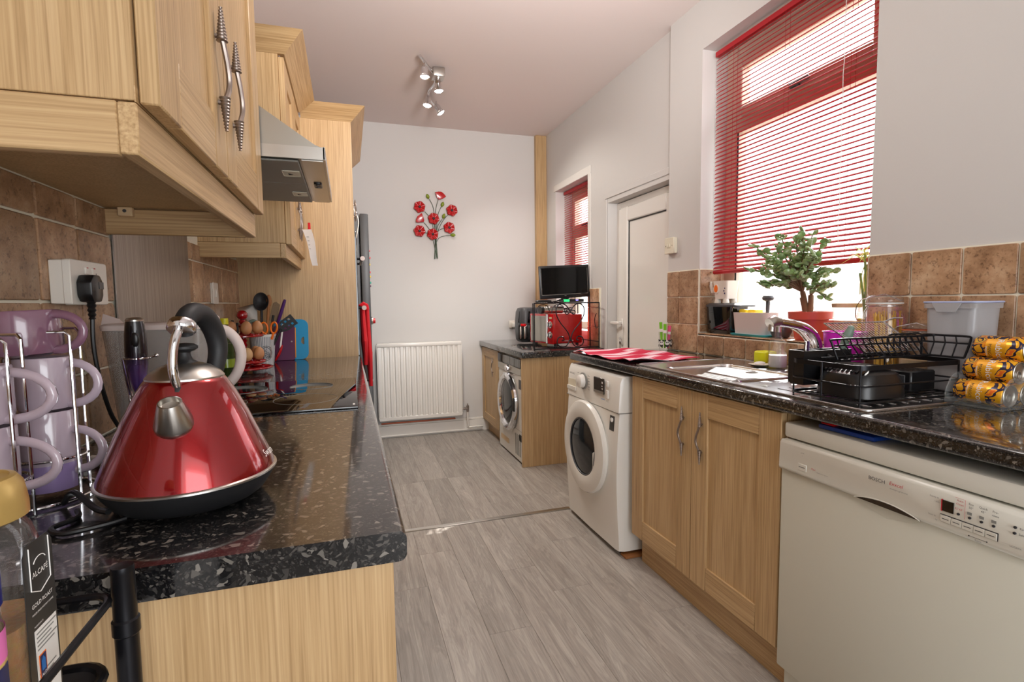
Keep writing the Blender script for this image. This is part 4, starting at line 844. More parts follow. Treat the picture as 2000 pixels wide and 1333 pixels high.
t = thing('scissors', 'scissors with orange loop handles standing in the striped pot', 'scissors', (px, py - .04, pz + .05))
for sx in (-1, 1):
    cx = px + .036 + sx * .021; cz = pz + .182
    part('loop_handle', B().tube([(cx + .014 * math.cos(a) + sx * .002 * math.sin(a), py - .035, cz + .026 * math.sin(a)) for a in [2 * pi * i / 20 for i in range(20)]], .0042, 8, True).tube([(cx - sx * .003, py - .035, cz - .025), (px + .036 + sx * .008, py - .035, cz - .055)], .006, 8), 'orange_plastic', t)
part('blades', B().box(px + .030, px + .042, py - .037, py - .033, pz + .04, pz + .13, .001), 'steel', t)
t = thing('masher', 'grey hooked utensil handle standing in the pot behind the egg stand finial', 'utensil', (px - .03, py - .01, pz + .03))
part('handle', B().tube(smooth_path([(px - .03, py - .01, pz + .03), (px - .018, py - .02, pz + .17), (px - .02, py - .02, pz + .21), (px - .04, py - .02, pz + .215), (px - .06, py - .02, pz + .20)], 4), .007, 8), 'brush_green', t)
t = thing('steel_slicer', 'bent stainless slicer blade showing left of the black ladle', 'slicer', (px - .05, py + .02, pz + .03))
part('blade', B().prism([(px - .11, py + .03, pz + .275), (px - .02, py + .02, pz + .30), (px - .02, py + .02, pz + .18), (px - .06, py + .024, pz + .18), (px - .075, py + .028, pz + .255)], (0, .003, .001), .0006), 'steel', t)
part('shaft', B().cyl((px - .02, py + .01, pz + .03), (px - .035, py + .022, pz + .19), .004, n=8), 'black_matt', t)
t = thing('knife_block', 'black knife holder in the corner behind the egg stand', 'knife block', (-.50, 2.70, pz))
part('block', B().prism([(-.53, 2.66, pz), (-.47, 2.66, pz), (-.475, 2.69, pz + .13), (-.53, 2.69, pz + .15)], (0, .09, 0), .004), 'black_plastic', t)
for i in range(3): part('knife_handle', B().tube([(-.52 + .02 * i, 2.70, pz + .12), (-.518 + .02 * i, 2.712, pz + .22 - .012 * i)], .008, 8, flat=.7), 'black_matt', t)
t = thing('basting_spatula', 'spatula with white stem and red head leaning on the purple board, head down', 'spatula', (-.34, 2.87, pz))
part('stem', B().cyl((-.335, 2.86, pz + .07), (-.322, 2.90, pz + .19), .0045, n=8), 'ink_white', t); part('head', B().tube(smooth_path([(-.325, 2.865, pz + .085), (-.338, 2.86, pz + .05), (-.362, 2.855, pz + .004)], 4), [.006, .009, .012, .014, .015, .015, .013, .010, .004], 10, flat=.5), 'red_plastic', t, label='red head')
# chopping boards leaning on the tall panel
def board(label, mat, x0, x1, h, y0, r, hole=None, edge=None):
    t = thing('chopping_board', label, 'chopping board', ((x0 + x1) / 2, y0, pz), 'chopping boards leaning on the tall oak panel')
    ly = .045; th = .007; M = Matrix.Translation((0, y0, pz + .001)) @ Matrix.Rotation(-math.atan2(ly, h), 4, 'X')
    out = rrect(x0, x1, 0, h, r, 5)
    if hole:
        hx, hz, a_, b_ = hole; inn = [(hx + a_ * math.cos(math.radians(w_)), hz + b_ * math.sin(math.radians(w_))) for w_ in []]
        n = len(out); cxm, czm = hx, hz; inn = []
        for p, q in out:
            an = math.atan2(q - czm, p - cxm); inn.append((hx + a_ * math.cos(an), hz + b_ * math.sin(an)))
        b = B(M); b.loft([[(p, 0, q) for p, q in out], [(p, th, q) for p, q in out], [(p, th, q) for p, q in inn], [(p, 0, q) for p, q in inn], [(p, 0, q) for p, q in out]], False, False)
        bmesh.ops.remove_doubles(b.bm, verts=b.bm.verts[:], dist=1e-6)
    else: b = B(M).prism([(p, 0, q) for p, q in out], (0, th, 0), .001)
    part('board', b, mat, t)
    if edge: part('edge_strip', B(M).box(x1 - .001, x1 + .004, .0005, th, r, h - r, .001), edge, t, label='orange edge')
    return t
board('bright blue chopping board with a finger hole, rearmost of the two', 'board_blue', -.375, -.207, .215, 2.942, .035, (-.232, .10, .012, .020))
pb = board('dark purple chopping board with an orange edge, in front of the blue one', 'board_purple', -.375, -.272, .185, 2.925, .012, None, 'board_orange')
part('hang_hole', B(Matrix.Translation((-.288, 2.944, pz + .097))).lathe([(.001, -.003), (.004, -.003), (.004, .001)], (0, 0, 0), 10, 'y'), 'planter_grey', pb)

# ------------------------------------------------------------------ black tiered rack in the left foreground, with jars
bt = thing('tiered_rack', 'black metal tiered rack with round pole at the bottom left, before the worktop end', 'rack', (-.37, .48, 0))
part('pole', B().lathe([(.0105, .05), (.0105, .868), (.0122, .870), (.0122, .884), (.0105, .886), (.0102, .934), (.0104, .9345), (.0098, .940), (.001, .9405)], (-.226, .60, 0), 20), 'black_metal', bt)
part('pole', B().cyl((-.52, .60, .05), (-.52, .60, .935), .0105, n=16), 'black_metal', bt)
part('pole', B().cyl((-.226, .30, .05), (-.226, .30, .935), .0105, n=16), 'black_metal', bt)
for zt in (.845, .45, .1):
    P = [(p, q, zt) for p, q in rrect(-.51, -.236, .31, .592, .03, 5)]
    part('tray', B().prism([(p, q, zt - .004) for p, q in rrect(-.508, -.238, .312, .590, .03, 5)], (0, 0, .004)), 'black_matt', bt)
    part('tray_rim', B().tube(P, .0052, 8, True), 'black_metal', bt)
    part('guard_rail', B().tube([(p, q, zt + .068) for p, q in rrect(-.516, -.232, .305, .598, .022, 5)], .0036, 8, True), 'black_metal', bt)
part('foot', B().lathe([(.02, .0), (.02, .03), (.012, .05)], (-.226, .60, .0005), 14).lathe([(.02, .0), (.02, .03), (.012, .05)], (-.52, .60, .0005), 14).lathe([(.02, .0), (.02, .03), (.012, .05)], (-.226, .30, .0005), 14), 'black_plastic', bt)
cj = thing('coffee_jar', 'tall glass instant coffee jar with gold lid in the bottom left corner', 'coffee jar', (-.29, .505, .8455))
jz = .8457
jr = [(.036, .030, 0), (.040, .034, .006), (.040, .034, .150), (.0395, .033, .165), (.036, .031, .178), (.030, .030, .186), (.029, .029, .190)]
def jrings(sc, z0=None, z1=None): return [[(-.29 + p, .505 + q, jz + z) for p, q in rrect(-a_ * sc, a_ * sc, -b_ * sc, b_ * sc, min(a_, b_) * (.45 if z < .16 else .9) * sc, 4)] for a_, b_, z in jr]
part('glass_body', B().loft(jrings(1.0)), 'jar_glass', cj)
part('coffee_granules', B().loft([[(-.29 + p, .505 + q, jz + z) for p, q in rrect(-.0375, .0375, -.0315, .0315, .014, 4)] for z in (.003, .06, .105)]), 'coffee', cj)
part('lid', B().lathe([(.033, .186), (.0365, .188), (.0365, .196), (.0355, .204), (.034, .214), (.030, .220), (.026, .221), (.025, .2195), (.001, .219)], (-.29, .505, jz), 36), 'gold_lid', cj, label='matt gold screw lid')
xl = -.2498
part('label', B().prism([(xl, y, z) for y, z in [(.487, jz + .006), (.530, jz + .006), (.530, jz + .158), (.524, jz + .166), (.494, jz + .166), (.4885, jz + .158)]], (.0006, 0, 0)), 'label_dark', cj)
part('info_panel', B().prism([(xl + .0006, y, z) for y, z in [(.496, jz + .004), (.5275, jz + .004), (.5275, jz + .094), (.496, jz + .094)]], (.0003, 0, 0)), 'label_white', cj)
up_, rt_ = (0, 0, 1), (0, 1, 0); xt = xl + .0011
part('crest', B().tube([(xt, .4955, jz + .163), (xt, .4955, jz + .128), (xt, .508, jz + .122), (xt, .5235, jz + .128), (xt, .5235, jz + .163)], .0005, 4), 'ink_white', cj)
txt(cj, 'ALCAFÉ', .0064, (xt, .5095, jz + .139), rt_, up_, 'ink_white'); part('crest', B().tube([(xt, .5095 + .009 * math.cos(math.radians(a)), jz + .146 + .006 * math.sin(math.radians(a))) for a in range(20, 161, 14)], .0004, 4), 'ink_white', cj)
txt(cj, 'GOLD ROAST', .0048, (xt, .5095, jz + .1145), rt_, up_, 'ink_white'); txt(cj, 'FREEZE DRIED INSTANT COFFEE', .0021, (xt, .5095, jz + .108), rt_, up_, 'ink_white'); txt(cj, 'INGREDIENTS', .002, (xt, .502, jz + .0975), rt_, up_, 'ink_white')
for i in range(14):
    if 4 < i < 10: continue
    part('small_print', B().box(xt - .0003, xt, .498, .5265 - .004 * ((i * 7) % 3), jz + .090 - i * .0034, jz + .0912 - i * .0034), 'ink_grey', cj, smooth=False)
part('shop_logo', B().box(xt - .0003, xt + .0001, .4985, .5085, jz + .051, jz + .072), 'logo_orange', cj); part('shop_logo', B().box(xt, xt + .0003, .4995, .5075, jz + .052, jz + .071), 'logo_navy', cj)
part('shop_logo', B().prism([(xt + .0003, .501, jz + .058), (xt + .0003, .506, jz + .058), (xt + .0003, .506, jz + .066), (xt + .0003, .5035, jz + .0695), (xt + .0003, .501, jz + .066)], (.0002, 0, 0)), 'logo_blue', cj)
txt(cj, 'ALDI', .0038, (xt + .0006, .5035, jz + .0548), rt_, up_, 'ink_white'); part('recycling_mark', B().box(xt - .0003, xt, .4985, .502, jz + .034, jz + .043), 'logo_green', cj)
for i in range(12): part('barcode', B().box(xt - .0003, xt, .4995 + i * .0022, .5004 + i * .0022 + .0004 * (i % 3), jz + .006, jz + .022), 'ink_dark', cj, smooth=False)
j2 = thing('dessert_jar', 'glass jar with dark blue lid and pink and yellow label, at the very left edge', 'jar', (-.266, .4335, .8455))
part('glass_body', B().lathe([(.025, 0), (.028, .004), (.028, .130), (.0265, .140), (.025, .146)], (-.266, .4335, jz), 30), 'jar_glass', j2)
part('contents', B().lathe([(.024, .003), (.0255, .006), (.0255, .12), (.001, .122)], (-.266, .4335, jz), 26), 'jar_yellow', j2)
part('lid', B().lathe([(.0265, .146), (.0285, .147), (.0285, .180), (.0265, .184), (.001, .1845)], (-.266, .4335, jz), 32), 'jar_blue', j2, label='dark blue lid')
def wrap(z0, z1, a0, a1, R, mat, nm='label', n=10):
    b = B(); b.loft([[(-.266 + R * math.cos(math.radians(a0 + (a1 - a0) * i / n)), .4335 + R * math.sin(math.radians(a0 + (a1 - a0) * i / n)), jz + z0) for i in range(n + 1)], [(-.266 + R * math.cos(math.radians(a0 + (a1 - a0) * i / n)), .4335 + R * math.sin(math.radians(a0 + (a1 - a0) * i / n)), jz + z1) for i in range(n + 1)]], False, False, close=False)
    part(nm, b, mat, j2)
wrap(.008, .128, -120, 60, .0283, 'jar_yellow'); wrap(.108, .130, -60, 55, .0286, 'jar_pink'); wrap(.05, .105, -110, 20, .0286, 'logo_navy'); wrap(.02, .042, -30, 40, .0286, 'label_white'); wrap(.026, .034, -20, 10, .0289, 'ink_red', 'flag_mark')
# ------------------------------------------------------------------ back wall
rd = thing('radiator', 'white ribbed panel radiator on the back wall', 'radiator', (.6, 4.63, .16))
rx0, rx1, rz0, rz1, ry = .228, .974, .163, .852, 4.625
n = 15; step = (rx1 - rx0 - .05) / n; sec = [(rx0, ry + .03), (rx0, ry + .006), (rx0 + .008, ry)]
for i in range(n):
    a = rx0 + .025 + step * i + step * .22; sec += [(a, ry), (a + step * .14, ry + .011), (a + step * .42, ry + .011), (a + step * .56, ry)]
sec += [(rx1 - .008, ry), (rx1, ry + .006), (rx1, ry + .03)]
b = B()
b.prism([(x, y, rz0 + .035) for x, y in sec] , (0, 0, rz1 - rz0 - .07))
part('panel', b, 'white_gloss', rd, angle=25)
part('top_grille', B().box(rx0 - .002, rx1 + .002, ry - .002, ry + .045, rz1 - .036, rz1, .008, 2), 'white_gloss', rd); part('bottom_edge', B().box(rx0, rx1, ry - .001, ry + .03, rz0, rz0 + .036, .006), 'white_gloss', rd)
part('side_cover', B().box(rx1 - .001, rx1 + .004, ry + .002, ry + .045, rz0 + .02, rz1 - .01, .002), 'white_gloss', rd); part('side_cover', B().box(rx0 - .004, rx0 + .001, ry + .002, ry + .045, rz0 + .02, rz1 - .01, .002), 'white_gloss', rd)
part('bracket', B().box(rx0 + .1, rx0 + .14, ry + .03, YB - .003, rz0 + .05, rz1 - .1).box(rx1 - .14, rx1 - .1, ry + .03, YB - .003, rz0 + .05, rz1 - .1), 'white_gloss', rd)
v = part('valve', B().cyl((rx1, ry + .02, rz0 + .06), (rx1 + .055, ry + .02, rz0 + .06), .009, n=10).cyl((rx1 + .022, ry + .02, rz0 + .06), (rx1 + .034, ry + .02, rz0 + .06), .014, n=6).cyl((rx1 + .052, ry + .02, rz0 + .03), (rx1 + .052, ry + .02, rz0 + .085), .012, n=10).cyl((rx1 + .052, ry + .02, rz0 + .085), (rx1 + .052, ry + .02, rz0 + .105), .005, n=8), 'pewter', rd, label='metal radiator valve')
part('pipe', B().tube(smooth_path([(rx1 + .052, ry + .02, rz0 + .035), (rx1 + .052, ry + .022, .06), (rx1 + .06, ry + .03, .045), (rx1 + .09, ry + .03, .043), (1.17, ry + .03, .045)], 4), .0085, 8), 'white_gloss', rd); part('pipe', B().cyl((.1, ry + .045, .018), (1.17, ry + .045, .020), .009, n=8), 'white_gloss', rd)
part('copper_pipe', B().cyl((rx0 + .02, ry + .05, rz0 - .03), (rx1 - .06, ry + .05, rz0 - .03), .008, n=8), 'copper', rd, label='bare copper pipe under the panel')

pa = thing('poppy_wall_art', 'metal wall art of red poppies and green buds on thin stems, on the back wall', 'wall art', (.76, 4.69, 1.6))
def PZ(zx, zy, y=4.684):
    px_, py_ = 790 + zx * .12, 360 + zy * .12
    return (.581 + (px_ - 807) * .00458, y, 2.183 - (py_ - 377) * .00455 + (px_ - 850) * .0002)
def flower(zx, zy, R=.050):
    c = PZ(zx, zy, 4.668); b = B(); rings = []
    for rr, dy in ((.012, .002), (.3, .004), (.62, -.004), (.9, -.006), (1.0, .004), (.93, .010), (.3, .014), (.012, .014)):
        rg = []
        for i in range(36):
            a = 2 * pi * i / 36; k = rr * R * (1 + .07 * math.cos(6 * a + zx) * rr)
            rg.append((c[0] + k * math.cos(a), c[1] + dy + .006 * math.cos(6 * a + zx) * rr * (1 if dy < .009 else .4), c[2] + k * math.sin(a)))
        rings.append(rg)
    f_ = part('flower', b.loft(rings), 'poppy_red', pa)
    part('centre', B().ball((c[0], c[1] - .001, c[2]), .011, .006, .011, 12, 8), 'black_plastic', f_)
for q_ in ((237, 377), (762, 435), (460, 565), (227, 762), (712, 715), (438, 817)): flower(*q_)
def tulip(pts, y=4.672):
    P = [PZ(*p_, y) for p_ in pts]; part('half_flower', B().prism(P, (0, -.016, 0), .004, 2), 'poppy_red', pa)
tulip([(540, 268), (515, 220), (488, 145), (540, 138), (590, 138), (630, 170), (668, 218), (610, 250)])
tulip([(300, 622), (180, 632), (165, 600), (195, 530), (268, 478), (285, 530), (304, 590)])
for (zx, zy), (dx_, dy_) in (((375, 208), (.35, .9)), ((612, 335), (-.35, .9)), ((628, 525), (-.3, .9)), ((775, 835), (-.95, -.05))):
    a_ = Vector(PZ(zx - dx_ * 46, zy - dy_ * 46)); c_ = Vector(PZ(zx + dx_ * 46, zy + dy_ * 46))
    part('bud', B().tube([a_ + (c_ - a_) * t_ for t_ in (0, .15, .4, .65, .88, 1)], [.002, .010, .0165, .0155, .008, .003], 10), 'bud_green', pa)
STEMS = [[(402, 252), (450, 350), (473, 470), (478, 700), (480, 950), (470, 1215)], [(540, 270), (505, 400), (490, 600), (482, 900), (460, 1220)], [(590, 375), (545, 470), (520, 600), (495, 900), (490, 1215)], [(600, 575), (540, 660), (510, 760), (490, 950), (505, 1200)], [(695, 505), (600, 620), (530, 760), (500, 880), (515, 1220)], [(632, 715), (570, 740), (530, 775), (500, 900)], [(735, 835), (640, 845), (555, 870), (505, 935), (490, 1000)], [(320, 448), (385, 520)], [(300, 622), (340, 665), (390, 735)], [(312, 788), (360, 795)], [(445, 650), (455, 730)], [(445, 900), (465, 1000), (500, 1190)]]
for s_ in STEMS: part('stem', B().tube(smooth_path([PZ(*q_, 4.688) for q_ in s_], 4), .0026, 6), 'stem_green', pa)

# ---- ceiling spotlight bar
sl = thing('spotlight_bar', 'chrome wavy ceiling bar with four lit spotlights', 'ceiling light', (.6, 3.7, 2.6))
part('bar', B().tube(smooth_path([(.478, 3.33, 2.722), (.535, 3.44, 2.722), (.61, 3.58, 2.722), (.628, 3.70, 2.722), (.610, 3.86, 2.722), (.640, 4.0, 2.722), (.70, 4.12, 2.722), (.715, 4.17, 2.722)], 5), .010, 10), 'chrome', sl)
part('canopy', B().box(.585, .665, 3.50, 3.60, 2.69, 2.749, .008, 2), 'steel', sl)
for (bx, by), tz_, dv in (((.515, 3.40), 2.69, (-.02, -.06, -1)), ((.63, 3.60), 2.69, (.10, -.10, -1)), ((.608, 3.88), 2.69, (-.16, -.12, -1)), ((.69, 4.02), 2.69, (.45, -.1, -.75))):
    dv = Vector(dv).normalized(); o0 = Vector((bx, by, tz_)); q = Vector((0, 0, 1)).rotation_difference(dv).to_matrix().to_4x4()
    b = B(Matrix.Translation(o0) @ q); b.lathe([(.001, -.012), (.012, -.010), (.021, .004), (.023, .02), (.020, .036), (.030, .062), (.031, .066), (.028, .064), (.018, .04), (.001, .038)], (0, 0, 0), 20)
    hd_ = part('spot_head', b, 'chrome', sl); part('stem', B().cyl((bx, by, 2.722), o0, .005, n=8), 'chrome', hd_)
    part('bulb', B(Matrix.Translation(o0) @ q).lathe([(.001, .046), (.026, .052), (.0275, .062), (.02, .068), (.001, .070)], (0, 0, 0), 18), 'light_bulb', hd_, label='lit bulb')
    pt = light('spot_lamp', 'SPOT', tuple(o0 + dv * .085), tuple(o0 + dv * 2), 22, (1, .95, .87), spot_size=math.radians(110), spot_blend=.6, shadow_soft_size=.03)

# ------------------------------------------------------------------ far right unit
FX, FZ = 1.182, .845
t = thing('worktop', 'short speckled black worktop in the far corner carrying the red microwave', 'worktop', (1.5, 4.1, .80))
part('slab', B().prism([(1.16, 3.44, .80), (1.16, 4.699, .80), (1.825, 4.699, .80), (1.825, 3.49, .80)], (0, 0, .045), .006, 2), 'granite', t)
fc = thing('base_cabinet', 'narrow oak base cabinet in the far corner beside the radiator', 'cabinet', (1.5, 4.4, 0))
part('body', B().box(FX + .022, 1.82, 4.19, 4.68, .11, .799), 'oak_z', fc); part('plinth', B().box(FX + .05, FX + .07, 4.15, 4.68, 0, .11), 'oak_y', fc)
door(fc, FX, -1, 4.192, 4.69, .115, .79, 4.30, (.555, .725), .012, .075); part('filler', B().box(FX, FX + .02, 4.148, 4.188, .115, .79, .001), 'oak_z', fc)
part('end_panel', B().box(FX - .012, 1.82, 3.49, 3.51, 0, .799, .001), 'oak_z', fc)
dr = thing('tumble_dryer', 'white tumble dryer with chrome ringed dark door in the far corner unit', 'dryer', (1.5, 3.83, 0))
part('casing', B().box(FX, 1.76, 3.53, 4.13, .012, .79, .006), 'appliance_white', dr)
part('control_panel', B().box(FX - .008, FX + .01, 3.532, 4.128, .715, .785, .004), 'black_glass', dr, label='dark display strip'); part('lower_panel', B().box(FX - .006, FX + .01, 3.532, 4.128, .66, .714, .003), 'hood_steel', dr)
part('dial', B().lathe([(.024, .005), (.024, -.02), (.02, -.026), (.001, -.026)], (FX - .005, 3.84, .69), 22, 'x'), 'chrome', dr)
part('door_ring', B().lathe([(.218, 0), (.228, -.01), (.225, -.03), (.205, -.042), (.18, -.036), (.172, -.02)], (FX, 3.83, .43), 48, 'x', cap0=False, cap1=False), 'chrome', dr)
part('door_glass', B().lathe([(.176, -.02), (.15, -.03), (.08, -.036), (.001, -.038)], (FX, 3.83, .43), 40, 'x', cap0=False), 'door_glass', dr)
part('door_grip', B().box(FX - .044, FX - .03, 3.60, 3.625, .39, .49, .004), 'gap_dark', dr)
part('sticker', B().box(FX - .001, FX + .001, 3.545, 3.60, .56, .63), 'label_dark', dr); part('sticker', B().box(FX - .001, FX + .001, 3.54, 3.60, .17, .22), 'label_dark', dr)
part('seam', B().box(FX - .0008, FX + .001, 3.532, 4.128, .245, .248), 'ink_grey', dr)
for i in range(4): part('vent_grille', B().box(FX - .001, FX + .001, 3.57 + i * .035, 3.59 + i * .035, .05, .21), 'ink_grey', dr)
part('care_label', B().box(FX - .001, FX + .001, 3.86, 4.08, .08, .12), 'wood_pale', dr); part('foot', B().cyl((1.22, 3.56, 0), (1.22, 3.56, .015), .02).cyl((1.22, 4.1, 0), (1.22, 4.1, .015), .02).cyl((1.7, 3.56, 0), (1.7, 3.56, .015), .02).cyl((1.7, 4.1, 0), (1.7, 4.1, .015), .02), 'black_plastic', dr)

# microwave, rotated a little
mw = thing('microwave', 'small red microwave with mirrored door inside the black wire stand', 'microwave', (1.488, 3.655, FZ))
mw.rotation_euler = (0, 0, math.radians(10))
W_, D_, z0, z1 = .355, .262, .030, .258
part('case', B().box(.004, D_, 0, W_, z0, z1, .012, 2), 'microwave_red', mw, local=True)
part('front_frame', B().box(-.008, .006, -.002, W_ + .002, z0 - .002, z1 + .002, .006, 2), 'microwave_red', mw, local=True); part('mirror_door', B().box(-.011, -.006, .105, W_ - .018, z0 + .012, z1 - .014, .002), 'hood_steel', mw, local=True, label='mirrored door panel')
part('door_bar', B().box(-.013, -.004, .078, .1, z0, z1, .002), 'chrome', mw, local=True)
for zc in (.178, .10):
    k_ = part('dial', B().lathe([(.026, -.008), (.026, -.012), (.018, -.014), (.018, -.026), (.001, -.027)], (0, .038, zc), 20, 'x'), 'chrome', mw, local=True); part('dial_grip', B().box(-.031, -.026, .035, .041, zc - .017, zc + .017, .001), 'black_plastic', k_, local=True)
part('badge', B().box(-.0095, -.0075, .02, .056, .222, .236), 'wood_pale', mw, local=True)
txt(mw, 'RUSSELL HOBBS', .0115, (.135, -.0008, z0 + .022), (1, 0, 0), (0, 0, 1), 'ink_white', local=True); part('foot', B().cyl((.03, .03, .012), (.03, .03, z0), .012).cyl((.23, .03, .012), (.23, .03, z0), .012).cyl((.03, .32, .012), (.03, .32, z0), .012).cyl((.23, .32, .012), (.23, .32, z0), .012), 'black_plastic', mw, local=True)
# wire stand
ws = thing('wire_stand', 'black wrought iron stand with heart scrolls around the red microwave', 'stand', (1.53, 3.68, FZ))
X0, X1, Y0, Y1, ZS = 1.275, 1.79, 3.505, 3.88, 1.188; XB = 1.40; wr2 = .0042
part('shelf_frame', B().tube([(X0, Y0, ZS), (X1, Y0, ZS), (X1, Y1, ZS), (XB, Y1, ZS)], wr2, 8, True), 'black_metal', ws)
b = B()
for i in range(1, 12): b.cyl((X0 + (X1 - X0) * i / 12, Y0, ZS), (XB + (X1 - XB) * i / 12, Y1, ZS), .0022, n=6)
part('shelf_wires', b, 'black_metal', ws, kind='stuff')
for x, y in ((X0, Y0), (X1, Y0), (X1, Y1), (XB, Y1)): part('leg', B().cyl((x, y, FZ + .001), (x, y, ZS), wr2, n=8), 'black_metal', ws)
part('back_rail', B().tube(smooth_path([(X0 + .12, Y0 + .05, ZS), (X0 + .25, Y0 + .08, ZS + .025), (X1 - .15, Y0 + .1, ZS + .055), (X1 - .03, Y0 + .1, ZS + .085)], 3) + [(X1 - .025, Y0 + .1, FZ + .002)], wr2, 8), 'black_metal', ws); part('base_rail', B().cyl((X0, Y0, FZ + .012), (X1, Y0, FZ + .012), wr2, n=8).cyl((X1, Y0, FZ + .05), (X1, Y1, FZ + .05), wr2, n=8), 'black_metal', ws)
def scroll(pts, r_=.0042): part('scroll', B().tube(smooth_path([(x, Y0 - .006, z) for x, z in pts], 4), r_, 8), 'black_metal', ws)
hx = 1.553
for s_ in (-1, 1):
    scroll([(hx + s_ * .0, .905), (hx + s_ * .018, .97), (hx + s_ * .075, 1.04), (hx + s_ * .108, 1.10), (hx + s_ * .11, 1.15), (hx + s_ * .085, 1.18), (hx + s_ * .045, 1.178), (hx + s_ * .012, 1.145), (hx + s_ * .006, 1.12), (hx + s_ * .03, 1.105), (hx + s_ * .04, 1.125), (hx + s_ * .025, 1.135)])
    scroll([(hx, .93), (hx + s_ * .03, .875), (hx + s_ * .075, .868), (hx + s_ * .105, .895), (hx + s_ * .095, .935), (hx + s_ * .06, .94), (hx + s_ * .05, .918), (hx + s_ * .068, .912)])
for s_ in (0, .12):
    scroll([(X0 + .01 + s_, 1.12), (X0 + .03 + s_, 1.165), (X0 + .065 + s_, 1.178), (X0 + .10 + s_, 1.165), (X0 + .115 + s_, 1.13)], .0032)
part('scroll', B().tube(smooth_path([(X1 + .004, Y0 + .05 + .03 * math.sin(a), 1.05 + .055 * math.cos(a)) for a in (0, .6, 1.2, 1.8, 2.4, 3.0, 3.6)], 4), .003, 6), 'black_metal', ws)
# television on the stand
tv = thing('television', 'small black flat television standing on the black wire stand', 'television', (1.618, 3.74, ZS + .006))
tv.rotation_euler = (0, math.radians(-2.6), 0)
part('bezel', B().box(-.208, .208, -.012, .012, .032, .285, .005, 2), 'black_plastic', tv, local=True); part('screen', B().box(-.194, .190, -.0135, -.011, .066, .268), 'tv_screen', tv, local=True)
part('bezel_line', B().box(-.196, .192, -.0138, -.0122, .0605, .063), 'hood_steel', tv, local=True); part('bezel_line', B().box(-.196, -.1945, -.0138, -.0122, .063, .26).box(.1905, .192, -.0138, -.0122, .063, .26), 'hood_steel', tv, local=True)
part('rear_housing', B().box(-.17, .17, .012, .045, .06, .25, .012), 'black_plastic', tv, local=True); part('stand_neck', B().box(-.03, .03, -.006, .02, .008, .04, .003), 'black_plastic', tv, local=True); part('stand_foot', B().lathe([(.085, 0), (.085, .006), (.02, .011)], (0, .02, 0), 28, 'z', 1.0, .6), 'black_glass', tv, local=True)
part('maker_mark', B().box(-.008, .008, -.0128, -.0118, .048, .052), 'ink_grey', tv, local=True)
sb = thing('set_top_box', 'small set-top box with green and violet lights under the television', 'box', (1.56, 3.60, ZS + .006))
part('case', B().box(1.53, 1.70, 3.575, 3.66, ZS + .006, ZS + .030, .003), 'black_plastic', sb); part('indicator', B().box(1.535, 1.58, 3.5735, 3.5755, ZS + .010, ZS + .027), 'led_green', sb, label='green lit panel'); part('indicator', B().box(1.632, 1.652, 3.5735, 3.5755, ZS + .018, ZS + .026), 'led_blue', sb, label='violet light')
rc = thing('remote_control', 'black remote control lying at the left end of the wire stand shelf', 'remote', (1.38, 3.62, ZS + .006))
part('case', B().box(1.33, 1.45, 3.60, 3.64, ZS + .005, ZS + .022, .006), 'black_plastic', rc); part('buttons', B().box(1.345, 1.435, 3.606, 3.634, ZS + .022, ZS + .024, .001), 'dark_grey', rc)
jt = thing('steel_container', 'stainless steel tube shaped container lying on the microwave', 'container', (1.50, 3.70, 1.11))
part('barrel', B().cyl((1.43, 3.74, 1.135), (1.60, 3.77, 1.135), .028, n=20), 'steel', jt); part('end_cap', B().cyl((1.405, 3.736, 1.135), (1.43, 3.74, 1.135), .029, n=20), 'black_plastic', jt)
cb_ = part('cable_coil', B().tube(smooth_path([(1.66 + .05 * math.cos(i * 1.1) * (1 - .03 * i), 3.785 + .03 * math.sin(i * 1.1), 1.108 + .004 * i) for i in range(12)], 5), .0045, 6), 'cord'); tag(cb_, 'loose coil of black cable on top of the microwave', 'cable')
# air fryer
af = thing('air_fryer', 'dark grey air fryer with silver handle and red button beside the microwave', 'air fryer', (1.49, 4.24, FZ))
b = B(); b.loft([[(1.49 + p, 4.24 + q, FZ + z) for p, q in rrect(-w_, w_, -w_, w_, w_ * .55, 5)] for w_, z in ((.085, .012), (.10, .03), (.108, .12), (.108, .19), (.10, .27), (.088, .30), (.06, .308))]); part('body', b, 'dark_grey', af)
af.rotation_euler = (0, 0, 0)
fdir = Vector((-.62, -.78, 0)); fs = Vector((.78, -.62, 0)); fc_ = Vector((1.49, 4.24, FZ))
def AF(d_, s_, z_): return tuple(fc_ + fdir * d_ + fs * s_ + Vector((0, 0, z_)))
part('drawer', B().prism([AF(.07, -.07, .035), AF(.118, -.055, .035), AF(.122, 0, .035), AF(.118, .055, .035), AF(.07, .07, .035)], (0, 0, .125), .006), 'black_plastic', af)
part('handle', B().prism([AF(.12, -.028, .06), AF(.165, -.024, .045), AF(.165, -.010, .045), AF(.12, -.012, .06)], (0, 0, .10), .003).prism([AF(.12, .012, .06), AF(.165, .012, .045), AF(.165, .026, .045), AF(.12, .028, .06)], (0, 0, .10), .003), 'steel', af, label='silver drawer handle')
part('release_button', B().prism([AF(.12, -.020, .148), AF(.155, -.020, .150), AF(.155, .022, .150), AF(.12, .022, .148)], (0, 0, .022), .003), 'red_plastic', af, label='red release button')
pn = part('display', B().prism([AF(.112, -.055, .18), AF(.112, .055, .18), AF(.096, .05, .275), AF(.096, -.05, .275)], tuple(fdir * .004), .001), 'black_glass', af)
part('display_icon', B().prism([AF(.113, -.015, .225), AF(.113, .015, .225), AF(.107, .015, .255), AF(.107, -.015, .255)], tuple(fdir * .0035)), 'ink_white', pn); part('display_icon', B().prism([AF(.115, -.01, .205), AF(.115, .01, .205), AF(.114, .01, .216), AF(.114, -.01, .216)], tuple(fdir * .003)), 'ink_white', pn)
